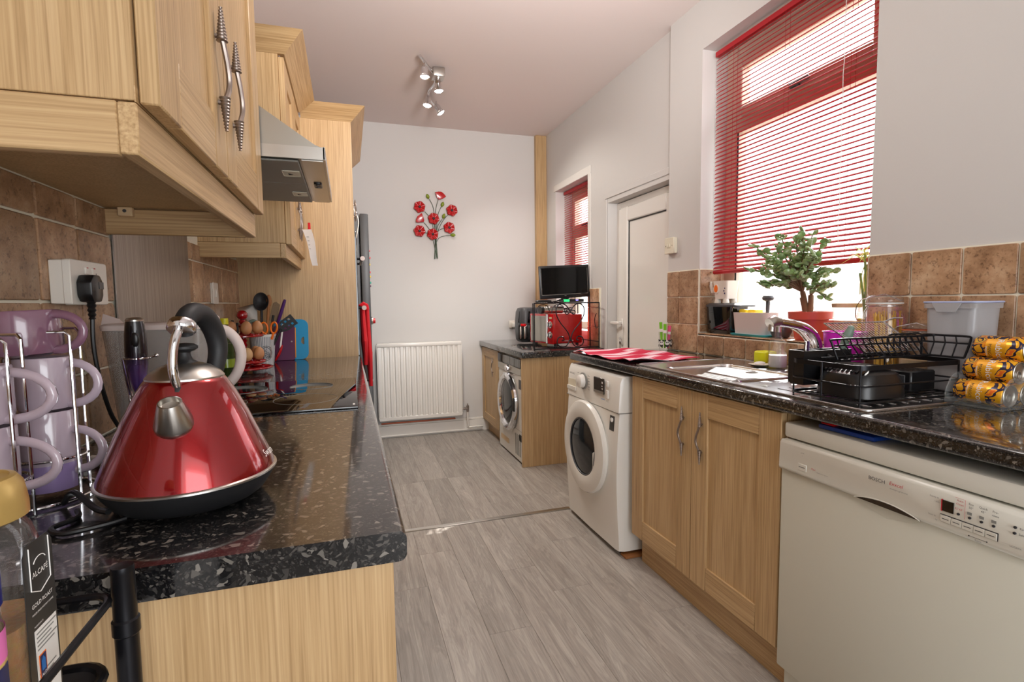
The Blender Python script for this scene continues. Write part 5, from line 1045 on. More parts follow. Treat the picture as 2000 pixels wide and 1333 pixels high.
s2 = faceplate('wall_socket', 'white socket with a white plug on the back wall left of the air fryer', 'socket', 0, 1, 0, .1, 0, .1)
for ch in list(s2.children): bpy.data.objects.remove(ch)
s2.location = (1.485, YB, .955)
part('plate', B().box(1.45, 1.52, YB - .03, YB - .0005, .955, 1.025, .004), 'white_plastic', s2); part('adaptor', B().box(1.465, 1.512, YB - .075, YB - .03, .962, 1.005, .008, 2), 'white_plastic', s2)
# ------------------------------------------------------------------ right run
rw = thing('worktop', 'long speckled black worktop on the right with the sink set into it', 'worktop', (1.5, 1.1, .87))
HX0, HX1, HY0, HY1 = 1.262, 1.625, 1.325, 1.925
nz = nose(1.19, 1.30, HY1, 2.69, .87, .91, -1)
b = nose(1.19, 1.262, -.5, 2.69, .87, .91, -1)
b.box(1.262, 1.797, -.5, HY0, .87, .91).box(1.262, 1.797, HY1, 2.69, .87, .91).box(HX1, 1.797, HY0, HY1, .87, .91); nz.bm.free()
part('slab', b, 'granite', rw)
sc_ = thing('sink_cabinet', 'light oak sink cabinet with two doors between washing machine and dishwasher', 'cabinet', (1.5, 1.62, 0))
part('body', B().box(1.232, 1.78, 1.198, 1.216, .136, .868).box(1.232, 1.78, 2.028, 2.046, .136, .868).box(1.232, 1.78, 1.216, 2.028, .136, .154).box(1.762, 1.78, 1.216, 2.028, .154, .868).box(1.232, 1.25, 1.216, 2.028, .80, .868), 'oak_z', sc_, smooth=False)
part('plinth', B().box(1.257, 1.275, 1.198, 2.03, 0, .135), 'oak_y', sc_, label='darker oak plinth')
door(sc_, 1.209, -1, 1.6205, 2.043, .134, .864, 1.665, (.604, .796), .016, .088, 1.0); door(sc_, 1.209, -1, 1.199, 1.6175, .134, .864, 1.558, (.602, .794), .016, .088, 1.0)
# washing machine
wm = thing('washing_machine', 'white front-loading washing machine under the right worktop', 'washing machine', (1.45, 2.385, 0))
wx, wy0, wy1 = 1.168, 2.085, 2.68
def front(z): return wx - .018 * max(0, math.sin(pi * min(1, max(0, (z - .06) / .62)))) * .8
rings = []
for z in (.025, .03, .10, .2, .3, .4, .5, .6, .68): rings.append([(1.74, wy0, z), (1.74, wy1, z), (wx + .03, wy1, z), (front(z) + .006, wy1 - .010, z), (front(z), wy1 - .035, z), (front(z) - .004, (wy0 + wy1) / 2, z), (front(z), wy0 + .035, z), (front(z) + .006, wy0 + .010, z), (wx + .03, wy0, z)])
part('casing', B().loft(rings), 'appliance_white', wm)
part('control_panel', B().loft([[(1.74, wy0, z), (1.74, wy1, z), (wx + .03, wy1, z), (x_ + .005, wy1 - .008, z), (x_, wy1 - .03, z), (x_, wy0 + .03, z), (x_ + .005, wy0 + .008, z), (wx + .03, wy0, z)] for z, x_ in ((.684, wx - .004), (.70, wx - .004), (.82, wx + .004), (.845, wx + .014), (.853, wx + .035))]), 'appliance_white', wm)
cy, cz = 2.395, .455
dxr = front(.45) - .004
part('door_ring', B().lathe([(.225, .008), (.236, -.002), (.237, -.014), (.230, -.024), (.20, -.031), (.165, -.032), (.150, -.028), (.142, -.016)], (dxr, cy, cz), 64, 'x', cap0=False, cap1=False), 'appliance_white', wm)
part('door_glass', B().lathe([(.146, -.016), (.13, -.020), (.09, -.026), (.04, -.030), (.001, -.031)], (dxr - .004, cy, cz), 48, 'x', cap0=False), 'door_glass', wm, label='dark door glass')
part('glass_rim', B().tube([(dxr - .024, cy + .145 * math.cos(i * pi / 32), cz + .145 * math.sin(i * pi / 32)) for i in range(64)], .004, 8, True), 'dark_grey', wm)
part('door_grip', B().prism([(dxr - .030, cy - .150 + .02 * math.sin(a * 1.5), cz - .06 + a * .07 - .07) for a in (0, .5, 1, 1.5, 2)] + [(dxr - .030, cy - .128, cz + .07 - .07), (dxr - .030, cy - .128, cz - .13)], (.014, 0, 0), .002), 'appliance_white', wm)
part('seam', B().box(wx - .002, wx + .05, wy0 - .0006, wy1 + .0006, .6805, .6835), 'ink_grey', wm)
px_ = wx - .003
part('drawer_recess', B().box(px_ - .0004, px_ + .001, 2.555, 2.655, .735, .775, .0), 'cream_plastic', wm, label='detergent drawer recess'); part('detergent_drawer', B().box(px_ - .006, px_ + .002, 2.55, 2.66, .715, .737, .002), 'appliance_white', wm)
part('dial_ring', B().lathe([(.044, .001), (.044, -.004), (.036, -.005)], (px_, 2.46, .783), 30, 'x', cap0=False, cap1=False), 'ink_grey', wm)
part('programme_dial', B().lathe([(.036, 0), (.036, -.008), (.032, -.028), (.024, -.033), (.001, -.034)], (px_, 2.46, .783), 30, 'x'), 'white_gloss', wm)
dp = part('display', B().box(px_ - .005, px_ + .002, 2.225, 2.333, .748, .825, .003), 'display_brown', wm, label='brown display window'); part('display_strip', B().box(px_ - .0056, px_ - .0046, 2.227, 2.331, .749, .762), 'hood_steel', dp)
part('display_icon', B().box(px_ - .0058, px_ - .005, 2.234, 2.243, .80, .81).box(px_ - .0058, px_ - .005, 2.236, 2.244, .785, .790).box(px_ - .0058, px_ - .005, 2.234, 2.243, .772, .777), 'ink_white', dp)
for z0_, z1_ in ((.79, .82), (.735, .775)): part('button', B().box(px_ - .004, px_ + .002, 2.185, 2.205, z0_, z1_, .002), 'white_gloss', wm)
RT, UP = (0, -1, 0), (0, 0, 1)
txt(wm, 'SAMSUNG', .0145, (px_ - .0012, 2.60, .807), RT, UP, 'ink_dark'); txt(wm, 'ecobubble', .010, (px_ - .0012, 2.24, .725), RT, UP, 'logo_blue'); txt(wm, '8.0 kg', .009, (px_ - .0012, 2.195, .722), RT, UP, 'ink_grey')
for i in range(6): part('programme_mark', B().box(px_ - .0008, px_, 2.385, 2.405, .745 + i * .014, .748 + i * .014), 'ink_grey', wm, smooth=False)
for i in range(4): part('programme_mark', B().box(px_ - .0008, px_, 2.515, 2.53, .77 + i * .016, .773 + i * .016), 'ink_grey', wm, smooth=False)
xk = front(.64) - .0002
part('sticker', B().prism([(front(z) - .0016, y, z) for y, z in ((2.125, .592), (2.168, .592), (2.168, .662), (2.125, .662))], (.0012, 0, 0)), 'label_dark', wm, label='black sticker')
part('sticker_mark', B().tube([(xk - .0022, 2.1465 + .009 * math.cos(math.radians(a)), .643 + .009 * math.sin(math.radians(a))) for a in range(120, 421, 25)] , .003, 6).cyl((xk - .0022, 2.1525, .645), (xk - .0022, 2.146, .639), .003, n=6), 'ink_white', wm)
for i in range(3): part('sticker_print', B().box(xk - .0016, xk - .0006, 2.131, 2.160 - .006 * (i % 2), .622 - i * .010, .625 - i * .010), 'ink_grey', wm, smooth=False)
part('foot', B().cyl((1.22, 2.13, 0), (1.22, 2.13, .028), .022).cyl((1.22, 2.63, 0), (1.22, 2.63, .028), .022).cyl((1.7, 2.13, 0), (1.7, 2.13, .028), .022).cyl((1.7, 2.63, 0), (1.7, 2.63, .028), .022), 'black_plastic', wm)
o = part('wood_packing', B().box(1.19, 1.30, 2.06, 2.11, .001, .012, .001), 'wood_utensil'); tag(o, 'thin brown wood strip on the floor under the washing machine corner', 'wood strip')
# dishwasher
dw = thing('dishwasher', 'off-white dishwasher with control panel at the right edge, nearest the camera', 'dishwasher', (1.48, .89, 0))
y0, y1 = .588, 1.186
part('casing', B().box(1.232, 1.76, y0, y1, .02, .80), 'dishwasher_white', dw); part('top_lid', B().box(1.206, 1.765, y0, y1, .797, .842, .008, 2), 'dishwasher_panel', dw)
part('door', B().box(1.197, 1.232, y0 + .002, y1 - .002, .10, .712, .005, 2), 'dishwasher_white', dw); part('kickboard', B().box(1.25, 1.27, y0, y1, .0, .098), 'dishwasher_white', dw)
yy = [y1 - .002, y0 + .002]
cpan = B().prism([(1.232, yy[0], .706), (1.190, yy[0], .706), (1.187, yy[0], .714), (1.190, yy[0], .785), (1.196, yy[0], .793), (1.232, yy[0], .793)], (0, yy[1] - yy[0], 0), .0012)
part('control_panel', cpan, 'dishwasher_panel', dw)
hx = 1.1868
pts = [(.946 - .156 * i / 14, .7062 + .0135 * math.sin(pi * i / 14) ** .8) for i in range(15)]
part('grip_recess', B().prism([(hx - .0002, y, z) for y, z in pts], (.004, 0, 0)), 'display_brown', dw, label='curved dark grip recess'); part('grip_lip', B().tube([(hx, y, z) for y, z in pts], .0014, 6), 'dishwasher_panel', dw)
part('grip_hollow', B().prism([(1.1966, y, z) for y, z in [(.95, .704), (.93, .690), (.87, .678), (.81, .690), (.786, .704)]], (.0008, 0, 0)), 'dishwasher_white', dw)
tx = 1.1872
def pt_(s, size, y, z, mat='ink_dark', **k): return txt(dw, s, size, (tx - .0006, y, z), RT, UP, mat, **k)
pt_('BOSCH', .0125, .890, .7665); pt_('Exxcel', .012, .845, .769, 'ink_red', shear=.25); pt_('multiprogramme', .0055, .838, .757, 'ink_grey', sx=1.1); pt_('Maxi', .007, 1.066, .737, 'ink_red', shear=.2); pt_('Aquasensor control', .0042, 1.038, .732, 'ink_grey')
pt_('Ready in', .0052, .7625, .772, 'ink_grey'); pt_('- min', .0052, .757, .763, 'ink_grey'); pt_('Start in', .0052, .7655, .7315, 'ink_grey'); pt_('- hr', .0052, .758, .7235, 'ink_grey')
pt_('Auto', .006, .7135, .780, 'ink_red'); pt_('Clean', .006, .7135, .7725, 'ink_red'); pt_('55°65°', .0058, .7148, .762, 'ink_red'); pt_('Eco', .006, .6935, .780); pt_('50°', .006, .6935, .7725); pt_('Quick', .006, .6725, .780); pt_('45°', .006, .6725, .7725); pt_('Pre-', .006, .652, .780); pt_('rinse', .006, .652, .7725)
pt_('Rinse aid', .0058, .6135, .7635, 'ink_dark', align='LEFT'); pt_('Salt', .0058, .6145, .7525, 'ink_dark', align='LEFT'); pt_('Reset', .0052, .6785, .7105, 'ink_grey'); pt_('on/off', .0045, 1.102, .772, 'ink_grey'); pt_('1', .0045, 1.102, .764, 'ink_grey'); pt_('LOGIXX', .005, .618, .725, 'ink_grey')
part('red_frame', B().tube([(tx, y, z) for y, z in ((.7045, .745), (.7045, .785), (.7235, .785))], .0003, 4), 'ink_red', dw)
part('display', B().box(tx - .0008, tx + .002, .7255, .7465, .748, .771), 'black_glass', dw, label='small dark display'); part('display_edge', B().box(tx - .0012, tx + .002, .7465, .7485, .747, .772), 'ink_red', dw)
for y, z in ((.716, .7515), (.6955, .7515), (.675, .7515), (.6545, .7515), (.6205, .7635), (.621, .752)): part('indicator_lamp', B().lathe([(.0026, .001), (.0026, -.0012), (.001, -.0018)], (tx, y, z), 12, 'x'), 'ink_dark', dw)
for y in (.696, .675, .6545): part('programme_icon', B().box(tx - .0005, tx, y - .004, y + .004, .7575, .763), 'ink_grey', dw)
for i in range(5):
    ya = .7485 - i * .0203; part('push_button', B().box(tx - .0018, tx + .002, ya - .0196, ya, .7245, .7385, .0008), 'dishwasher_panel', dw); part('button_line', B().box(tx - .0022, tx - .0016, ya - .016, ya - .0035, .731, .7322), 'ink_dark', dw)
part('button_frame', B().box(tx - .0006, tx + .001, .646, .7495, .739, .7402).box(tx - .0006, tx + .001, .646, .6468, .724, .739), 'ink_dark', dw); part('reset_arrow', B().box(tx - .0005, tx, .664, .695, .7148, .7154).lathe([(.0013, 0), (.0013, -.0006)], (tx, .664, .7151), 8, 'x').lathe([(.0013, 0), (.0013, -.0006)], (tx, .695, .7151), 8, 'x'), 'ink_dark', dw)
part('power_button', B().box(tx - .0016, tx + .002, 1.088, 1.116, .722, .741, .001), 'dishwasher_panel', dw); part('button_line', B().box(tx - .002, tx - .0014, 1.092, 1.112, .7315, .733), 'ink_dark', dw)
t = thing('plastic_tub', 'flat blue plastic tub with red rim pushed into the gap above the dishwasher', 'tub', (1.27, 1.02, .8425)); part('tub', B().box(1.225, 1.36, .93, 1.09, .843, .856, .005, 2), 'tub_blue', t); part('rim', B().box(1.23, 1.35, 1.045, 1.085, .856, .861, .002), 'red_plastic', t)
part_ = part('unit_back', B().box(1.232, 1.76, -.45, .58, .13, .868), 'oak_z'); tag(part_, 'oak base unit beyond the dishwasher, outside the frame', 'cabinet')

# ---- sink and tap
sk = thing('sink', 'stainless steel one and a half bowl sink with drainer in the right worktop', 'sink', (1.5, 1.5, .91))
zr = .9135
b = B()
for x0, x1, a, c in ((1.236, 1.768, .96, 1.345), (1.236, 1.768, 1.905, 2.055), (1.236, 1.285, 1.345, 1.905), (1.605, 1.768, 1.345, 1.905), (1.285, 1.605, 1.495, 1.525)): b.box(x0, x1, a, c, .9105, zr)
part('rim', b, 'sink_steel', sk, smooth=False)
part('rim_edge', B().tube([(p, q, zr) for p, q in rrect(1.238, 1.766, .962, 2.053, .03, 5)], .0035, 6, True), 'sink_steel', sk)
def bowl(nm, x0, x1, a, c, dep):
    b = B()
    def rg(sx, z, r=.04): return [(p, q, z) for p, q in rrect(x0 + sx, x1 - sx, a + sx, c - sx, r, 5)]
    b.loft([rg(0, zr), rg(.004, zr - .006), rg(.010, zr - dep + .03), rg(.03, zr - dep), rg(.03, zr - dep - .002), rg(.008, zr - dep + .03), rg(.0005, zr - .008)], False, True)
    part(nm, b, 'sink_steel', sk); part('waste', B().lathe([(.03, -.0), (.03, .002), (.018, .003), (.001, .0015)], ((x0 + x1) / 2, (a + c) / 2, zr - dep), 20), 'chrome', sk)
bowl('bowl', 1.284, 1.606, 1.524, 1.906, .15); bowl('half_bowl', 1.284, 1.606, 1.344, 1.496, .11)
part('overflow', B().lathe([(.022, -.002), (.022, -.006), (.014, -.007), (.001, -.005)], (1.598, 1.60, zr - .045), 18, 'x'), 'chrome', sk)
for i in range(9): part('drainer_groove', B().box(1.30 + i * .045, 1.307 + i * .045, 1.0, 1.31, zr, zr + .0018, .0008), 'sink_steel', sk)
tp = thing('tap', 'chrome mixer tap with arched spout over the sink', 'tap', (1.66, 1.487, .9135))
part('base', B().lathe([(.028, 0), (.028, .012), (.022, .02), (.021, .075), (.019, .085), (.001, .086)], (1.66, 1.487, zr), 24), 'chrome', tp)
part('spout', B().tube(smooth_path([(1.66, 1.487, .985), (1.655, 1.487, 1.03), (1.635, 1.487, 1.065), (1.60, 1.487, 1.09), (1.55, 1.487, 1.105), (1.47, 1.487, 1.118)], 5), [.017] * 12 + [.0165] * 14, 14), 'chrome', tp)
part('spout_head', B().tube([(1.475, 1.487, 1.1175), (1.45, 1.487, 1.121), (1.432, 1.487, 1.112)], [.0175, .021, .019], 16).cyl((1.445, 1.487, 1.108), (1.442, 1.487, 1.084), .012, n=14), 'steel', tp)
part('lever', B().cyl((1.66, 1.487, .99), (1.66, 1.515, 1.02), .018, n=16).tube(smooth_path([(1.66, 1.515, 1.02), (1.655, 1.56, 1.07), (1.65, 1.60, 1.095)], 4), [.010, .010, .009, .009, .010, .011, .012, .013, .012], 10), 'chrome', tp)

# ---- small things left of the sink
tw = B(); nx, ny = 44, 56; uvs = []
vs = []
def tz_(u_, v_): return .9125 + .0075 + .0045 * math.sin(9 * u_ + 3.5 * math.sin(5 * v_)) * math.sin(3 * v_ + 1) + .003 * math.sin(17 * v_ + 6 * u_) + .006 * max(0, math.sin(8 * v_ + 2.5 * u_ + 1.4)) ** 3
for i in range(nx + 1):
    for j in range(ny + 1):
        u_, v_ = i / nx, j / ny
        a = Vector((1.207, 2.075, 0)).lerp(Vector((1.615, 2.10, 0)), u_); c = Vector((1.203, 2.685, 0)).lerp(Vector((1.59, 2.68, 0)), u_); p = a.lerp(c, v_)
        p.x += .006 * math.sin(7 * v_ + 1) * (1 - u_) ** 2 + .008 * math.sin(6 * v_) * u_ ** 2; p.y += .006 * math.sin(8 * u_)
        vs.append(tw._v((p.x, p.y, tz_(u_, v_))))
uvl = tw.bm.loops.layers.uv.new('UVMap')
for i in range(nx):
    for j in range(ny):
        q4 = [(i, j), (i + 1, j), (i + 1, j + 1), (i, j + 1)]; fc2 = tw.bm.faces.new([vs[a * (ny + 1) + c] for a, c in q4])
        for lp, (a, c) in zip(fc2.loops, q4): lp[uvl].uv = (c / ny + .05 * math.sin(a / nx * 5), a / nx)
o = part('tea_towel', tw, 'tea_towel'); tag(o, 'rumpled red and white striped tea towel spread on the end of the right worktop', 'tea towel')
sm = o.modifiers.new('thickness', 'SOLIDIFY'); sm.thickness = .0022; sm.offset = 1
pg = thing('panda_tumbler', 'clear glass tumbler with panda faces holding green and pink tubes', 'tumbler', (1.75, 2.595, .9105))
gx, gy, gz = 1.75, 2.595, .9108
part('glass', B().lathe([(.030, 0), (.033, .003), (.037, .105), (.0355, .105), (.0315, .008), (.001, .006)], (gx, gy, gz), 28), 'glass', pg)
for k_ in range(5):
    th = math.radians(150 + k_ * 52); R = .0352; nd = Vector((math.cos(th), math.sin(th), 0)); c_ = Vector((gx, gy, gz + .045)) + nd * R; sd = Vector((-nd.y, nd.x, 0))
    def dsk(off, dz, r, mat, nm, lift):
        m2 = Matrix.Translation(c_ + sd * off + Vector((0, 0, dz))) @ Vector((0, 0, 1)).rotation_difference(nd).to_matrix().to_4x4(); bb = B(m2); bb.lathe([(r, -.0005), (r, lift), (.0005, lift)], (0, 0, 0), 12); part(nm, bb, mat, pg)
    dsk(0, 0, .014, 'ink_white', 'panda_face', .0012); dsk(-.011, .012, .0055, 'ink_dark', 'panda_ear', .0014); dsk(.011, .012, .0055, 'ink_dark', 'panda_ear', .0014); dsk(-.005, .002, .0036, 'ink_dark', 'panda_eye', .0018); dsk(.005, .002, .0036, 'ink_dark', 'panda_eye', .0018); dsk(0, -.016, .010, 'ink_dark', 'panda_body', .0010)
for i, (dx_, dy_, m_, lab) in enumerate(((-.012, .012, 'tube_green', 'green tube standing at the left of the panda tumbler'), (-.004, -.004, 'tube_green', 'green tube standing in the middle of the panda tumbler'), (.008, -.016, 'tube_pink', 'pink tube standing at the right of the panda tumbler'))):
    t = thing('toothpaste_tube', lab, 'tube', (gx + dx_, gy + dy_, gz + .01)); p0 = Vector((gx + dx_, gy + dy_, gz + .012)); p1 = p0 + Vector((dx_ * .5, dy_ * .6, .15 - .01 * i))
    part('tube', B().tube([p0, p0.lerp(p1, .5), p1], [.006, .011, .0125], 12, flat=.6), m_, t); part('print', B().tube([p0.lerp(p1, .62), p0.lerp(p1, .74)], [.0121, .0125], 12, flat=.62), 'ink_white', t)
o = part('sponge', B().box(1.715, 1.785, 1.80, 1.87, zr - .003, zr + .058, .010, 3), 'candle'); tag(o, 'bright yellow sponge block behind the sink', 'sponge')
t = thing('soap_dish', 'small white dish of soap beside the clear bottle behind the sink', 'dish', (1.645, 1.75, zr)); part('dish', B().lathe([(.02, .0005), (.035, .004), (.046, .012), (.044, .012), (.03, .005), (.001, .004)], (1.655, 1.765, zr), 24), 'ceramic', t); part('soap', B().ball((1.655, 1.765, zr + .014), .026, .018, .009), 'paper', t)
cb = thing('soap_bottle', 'clear glass bottle with white liquid standing behind the sink', 'bottle', (1.685, 1.70, zr)); part('glass', B().lathe([(.034, .0005), (.037, .004), (.037, .10), (.030, .118), (.014, .128), (.013, .15), (.011, .15), (.012, .128), (.034, .10), (.034, .006), (.001, .005)], (1.685, 1.70, zr), 26), 'glass', cb)
part('liquid', B().lathe([(.032, .006), (.0335, .008), (.0335, .055), (.001, .055)], (1.685, 1.70, zr), 22), 'paper', cb); part('pump', B().cyl((1.685, 1.70, zr + .15), (1.685, 1.70, zr + .175), .012, n=14).box(1.65, 1.69, 1.694, 1.706, zr + .175, zr + .185, .003), 'steel', cb)

# ---- dish rack and contents
dk = thing('dish_rack', 'black wire dish rack with plate cradle on the sink drainer', 'dish rack', (1.45, 1.13, zr))
RX0, RX1, RY0, RY1 = 1.262, 1.655, 1.0, 1.232
def loopz(z, r=.035): return [(p, q, z) for p, q in rrect(RX0, RX1, RY0, RY1, r, 5)]
z0 = zr + .002
part('base_frame', B().tube(loopz(z0 + .008), .0032, 8, True), 'black_metal', dk); part('mid_rail', B().tube(loopz(z0 + .052), .0026, 8, True), 'black_metal', dk)
b = B(); L0 = loopz(z0 + .094); b.loft([L0, loopz(z0 + .107), [(p * .985 + 1.4585 * .015, q * .985 + 1.116 * .015, z0 + .107) for p, q, _ in L0], [(p * .985 + 1.4585 * .015, q * .985 + 1.116 * .015, z0 + .094) for p, q, _ in L0], L0], False, False); bmesh.ops.remove_doubles(b.bm, verts=b.bm.verts[:], dist=1e-6)
part('top_band', b, 'black_metal', dk)
for x, y in ((RX0 + .012, RY0 + .01), (RX1 - .012, RY0 + .01), (RX1 - .012, RY1 - .01), (RX0 + .012, RY1 - .01), (RX0, (RY0 + RY1) / 2)): part('post', B().cyl((x, y, zr + .0005), (x, y, z0 + .105), .0026, n=8), 'black_metal', dk)
for i in range(9): part('base_wire', B().cyl((RX0, RY0 + .025 + i * .0225, z0 + .010), (RX1, RY0 + .025 + i * .0225, z0 + .010), .0018, n=6), 'black_metal', dk)
cy_ = 1.10; cz0, cz1 = z0 + .112, z0 + .168
part('cradle_rail', B().tube(smooth_path([(1.30, cy_, cz0), (1.288, cy_ + .01, cz1 - .008), (1.30, cy_ + .012, cz1), (1.47, cy_ + .012, cz1), (1.64, cy_ + .012, cz1), (1.648, cy_ - .02, cz1 + .003)], 3), .003, 8).cyl((1.30, cy_ + .010, cz1 - .017), (1.64, cy_ + .010, cz1 - .017), .0026, n=8).cyl((1.296, cy_ - .012, cz0), (1.648, cy_ - .012, cz0), .003, n=8).cyl((1.296, cy_ + .05, cz0), (1.648, cy_ + .05, cz0), .003, n=8), 'black_metal', dk)
for i in range(14):
    x = 1.315 + i * .0242; part('cradle_wire', B().tube([(x - .006, cy_ + .012, cz1), (x - .001, cy_ + .010, cz1 - .017), (x + .010, cy_ - .012, cz0)], .0019, 6), 'black_metal', dk)
for i in range(4):
    x = 1.56 + i * .026; part('cradle_hoop', B().tube(smooth_path([(x, cy_ + .05, cz0), (x, cy_ + .055, cz1 - .01), (x + .01, cy_ + .05, cz1 + .004), (x + .02, cy_ + .025, cz1 + .004), (x + .02, cy_ + .012, cz1 - .017)], 3), .0024, 6), 'black_metal', dk)
ex2 = 1.652
part('end_comb', B().tube(smooth_path([(ex2 - .004, 1.115, cz0), (ex2, 1.118, cz1 - .006), (ex2, 1.112, cz1 + .004), (ex2 + .002, 1.06, cz1 + .004), (ex2 + .002, .998, cz1 + .004), (ex2 + .002, .990, cz1 - .006), (ex2 - .004, 1.0, cz0)], 4), .0032, 8).cyl((ex2, 1.118, cz1 - .016), (ex2 + .002, .993, cz1 - .016), .0026, n=8).cyl((ex2 - .004, 1.115, cz0), (ex2 - .004, 1.0, cz0), .003, n=8), 'black_metal', dk)
for i in range(3): part('cradle_wire', B().tube([(ex2 + .002, 1.088 - i * .03, cz1 + .004), (ex2, 1.083 - i * .03, cz1 - .016), (ex2 - .006, 1.09 - i * .03, cz0)], .0019, 6), 'black_metal', dk)
ch = thing('cutlery_holder', 'black plastic cutlery holder hooked on the left end of the dish rack', 'cutlery holder', (1.36, 1.214, zr + .03))
b = B()
for x0, x1, a, c in ((1.272, 1.276, 1.186, 1.242), (1.452, 1.456, 1.186, 1.242), (1.276, 1.452, 1.186, 1.190), (1.276, 1.452, 1.238, 1.242), (1.334, 1.338, 1.190, 1.238), (1.394, 1.398, 1.190, 1.238)): b.box(x0, x1, a, c, zr + .034, zr + .132)
b.box(1.276, 1.452, 1.190, 1.238, zr + .030, zr + .036); part('holder', b, 'black_plastic', ch, smooth=False); part('hook', B().tube([(1.36, 1.188, zr + .10), (1.36, 1.180, zr + .118), (1.36, 1.173, zr + .113)], .004, 6), 'black_plastic', ch)
t = thing('washing_up_brush', 'grey-green brush handle leaning out of the cutlery holder', 'brush', (1.42, 1.214, zr + .04)); part('handle', B().tube([(1.425, 1.272, zr + .04), (1.44, 1.206, zr + .13), (1.452, 1.196, zr + .175), (1.457, 1.192, zr + .192)], [.008, .010, .014, .010], 12), 'brush_green', t); part('grip_end', B().ball((1.4575, 1.192, zr + .193), .0098), 'brush_green', t)
for x, c_, lab in ((1.30, 'steel', 'steel knife standing at the left of the cutlery holder'), (1.312, 'purple_plastic', 'purple handled knife in the cutlery holder')):
    t = thing('table_knife', lab, 'knife', (x, 1.214, zr + .04)); part('handle', B().tube([(x, 1.214, zr + .038), (x + .003, 1.212, zr + .13), (x + .004, 1.212, zr + .158)], [.003, .0045, .004], 8, flat=.6), c_, t)
rb = thing('ribbed_tub', 'black ribbed plastic tub upside down in the dish rack', 'tub', (1.385, 1.115, z0 + .012))
def rr3(x0, x1, a, c, z, r): return [(p, q, z) for p, q in rrect(x0, x1, a, c, r, 5)]
part('shell', B().loft([rr3(1.288, 1.475, 1.012, 1.182, z0 + .0125, .05), rr3(1.290, 1.473, 1.014, 1.180, z0 + .045, .05), rr3(1.30, 1.463, 1.024, 1.170, z0 + .075, .05), rr3(1.322, 1.441, 1.044, 1.150, z0 + .087, .04), rr3(1.345, 1.42, 1.06, 1.135, z0 + .090, .03)]), 'black_plastic', rb)
for i in range(9): part('rib', B().tube(smooth_path([(1.312, 1.040 + i * .0135, z0 + .080), (1.335, 1.042 + i * .0135, z0 + .0905), (1.38, 1.043 + i * .0135, z0 + .093), (1.43, 1.042 + i * .0135, z0 + .0905)], 3), .0042, 6), 'black_plastic', rb)
bx = thing('black_box', 'small black slotted plastic box in the right of the dish rack', 'box', (1.58, 1.12, z0 + .012)); part('box', B().box(1.53, 1.63, 1.06, 1.20, z0 + .0125, z0 + .072, .004), 'black_plastic', bx)
for i in range(4): part('slot', B().box(1.545 + i * .02, 1.552 + i * .02, 1.08, 1.18, z0 + .0718, z0 + .0728), 'gap_dark', bx)
part('side_panel', B().box(1.527, 1.5305, 1.075, 1.185, z0 + .022, z0 + .06, .002), 'dark_grey', bx)
gr = thing('wire_basket', 'shiny wire mesh basket balanced on the plate cradle', 'basket', (1.53, 1.18, cz0))
A, Bc, C_, D_ = Vector((1.40, 1.235, 1.122)), Vector((1.635, 1.225, 1.122)), Vector((1.675, 1.135, cz0 + .010)), Vector((1.45, 1.135, cz0 + .010))
part('frame', B().tube([A, Bc, C_, D_], .0026, 8, True).cyl(A.lerp(D_, .5), Bc.lerp(C_, .5), .002, n=6).tube([Bc, Bc + Vector((.03, -.01, .012)), Bc + Vector((.055, -.02, .012))], .0024, 6), 'chrome', gr)
b = B()
for i in range(1, 20): b.cyl(A.lerp(Bc, i / 20), D_.lerp(C_, i / 20), .0006, n=4)
for i in range(1, 9): b.cyl(A.lerp(D_, i / 9), Bc.lerp(C_, i / 9), .0006, n=4)
part('mesh', b, 'chrome', gr, kind='stuff')

# ---- jars, box and cans on the right
def clip_jar(name, label, x, y, r, h, seal):
    t = thing(name, label, 'jar', (x, y, .9105)); z = .9108
    part('glass', B().lathe([(r * .9, 0), (r, .006), (r, h * .72), (r * .9, h * .82), (r * .78, h * .86), (r * .78, h * .9), (r * .75, h * .9), (r * .75, h * .85), (r * .95, h * .72), (r * .96, .01), (.001, .008)], (x, y, z), 28), 'glass', t)
    part('seal', B().lathe([(r * .76, h * .895), (r * .86, h * .897), (r * .86, h * .912), (r * .76, h * .914)], (x, y, z), 26), seal, t); part('glass_lid', B().lathe([(r * .84, h * .914), (r * .86, h * .93), (r * .8, h * .97), (r * .6, h), (.001, h)], (x, y, z), 26), 'jar_glass', t)
    cx = x - r * .3; yy_ = y + r * .82
    part('wire_bail', B().tube([(x + r * .84 * math.cos(a_ * pi / 12), y + r * .84 * math.sin(a_ * pi / 12), z + h * .875) for a_ in range(24)], .0014, 6, True).tube(smooth_path([(cx - .02, yy_, z + h * .95), (cx - .025, yy_ + .014, z + h * .86), (cx - .02, yy_ + .016, z + h * .72), (cx + .02, yy_ + .016, z + h * .72), (cx + .025, yy_ + .014, z + h * .86), (cx + .02, yy_, z + h * .95)], 4), .0014, 6).tube([(cx - .02, yy_, z + h * .95), (x, y, z + h * 1.01), (cx + .03, y - r * .8, z + h * .93)], .0013, 6), 'chrome', t)
    return t
pj = clip_jar('pasta_jar', 'tall clip-top glass jar of spaghetti against the right wall tiles', 1.715, 1.285, .062, .298, 'label_white')
b = B()
for i in range(46):
    a_ = random.random() * 6.28; rr = .046 * math.sqrt(random.random()); x, y = 1.715 + rr * math.cos(a_), 1.275 + rr * .8 * math.sin(a_); lx, ly = random.uniform(-.012, .008), random.uniform(-.012, .012); hh = random.uniform(.20, .235)
    b.tube([(x - lx, y - ly, .922), (x + lx, y + ly, .922 + hh)], .0017, 5)
part('spaghetti', b, 'pasta', pj, kind='stuff')
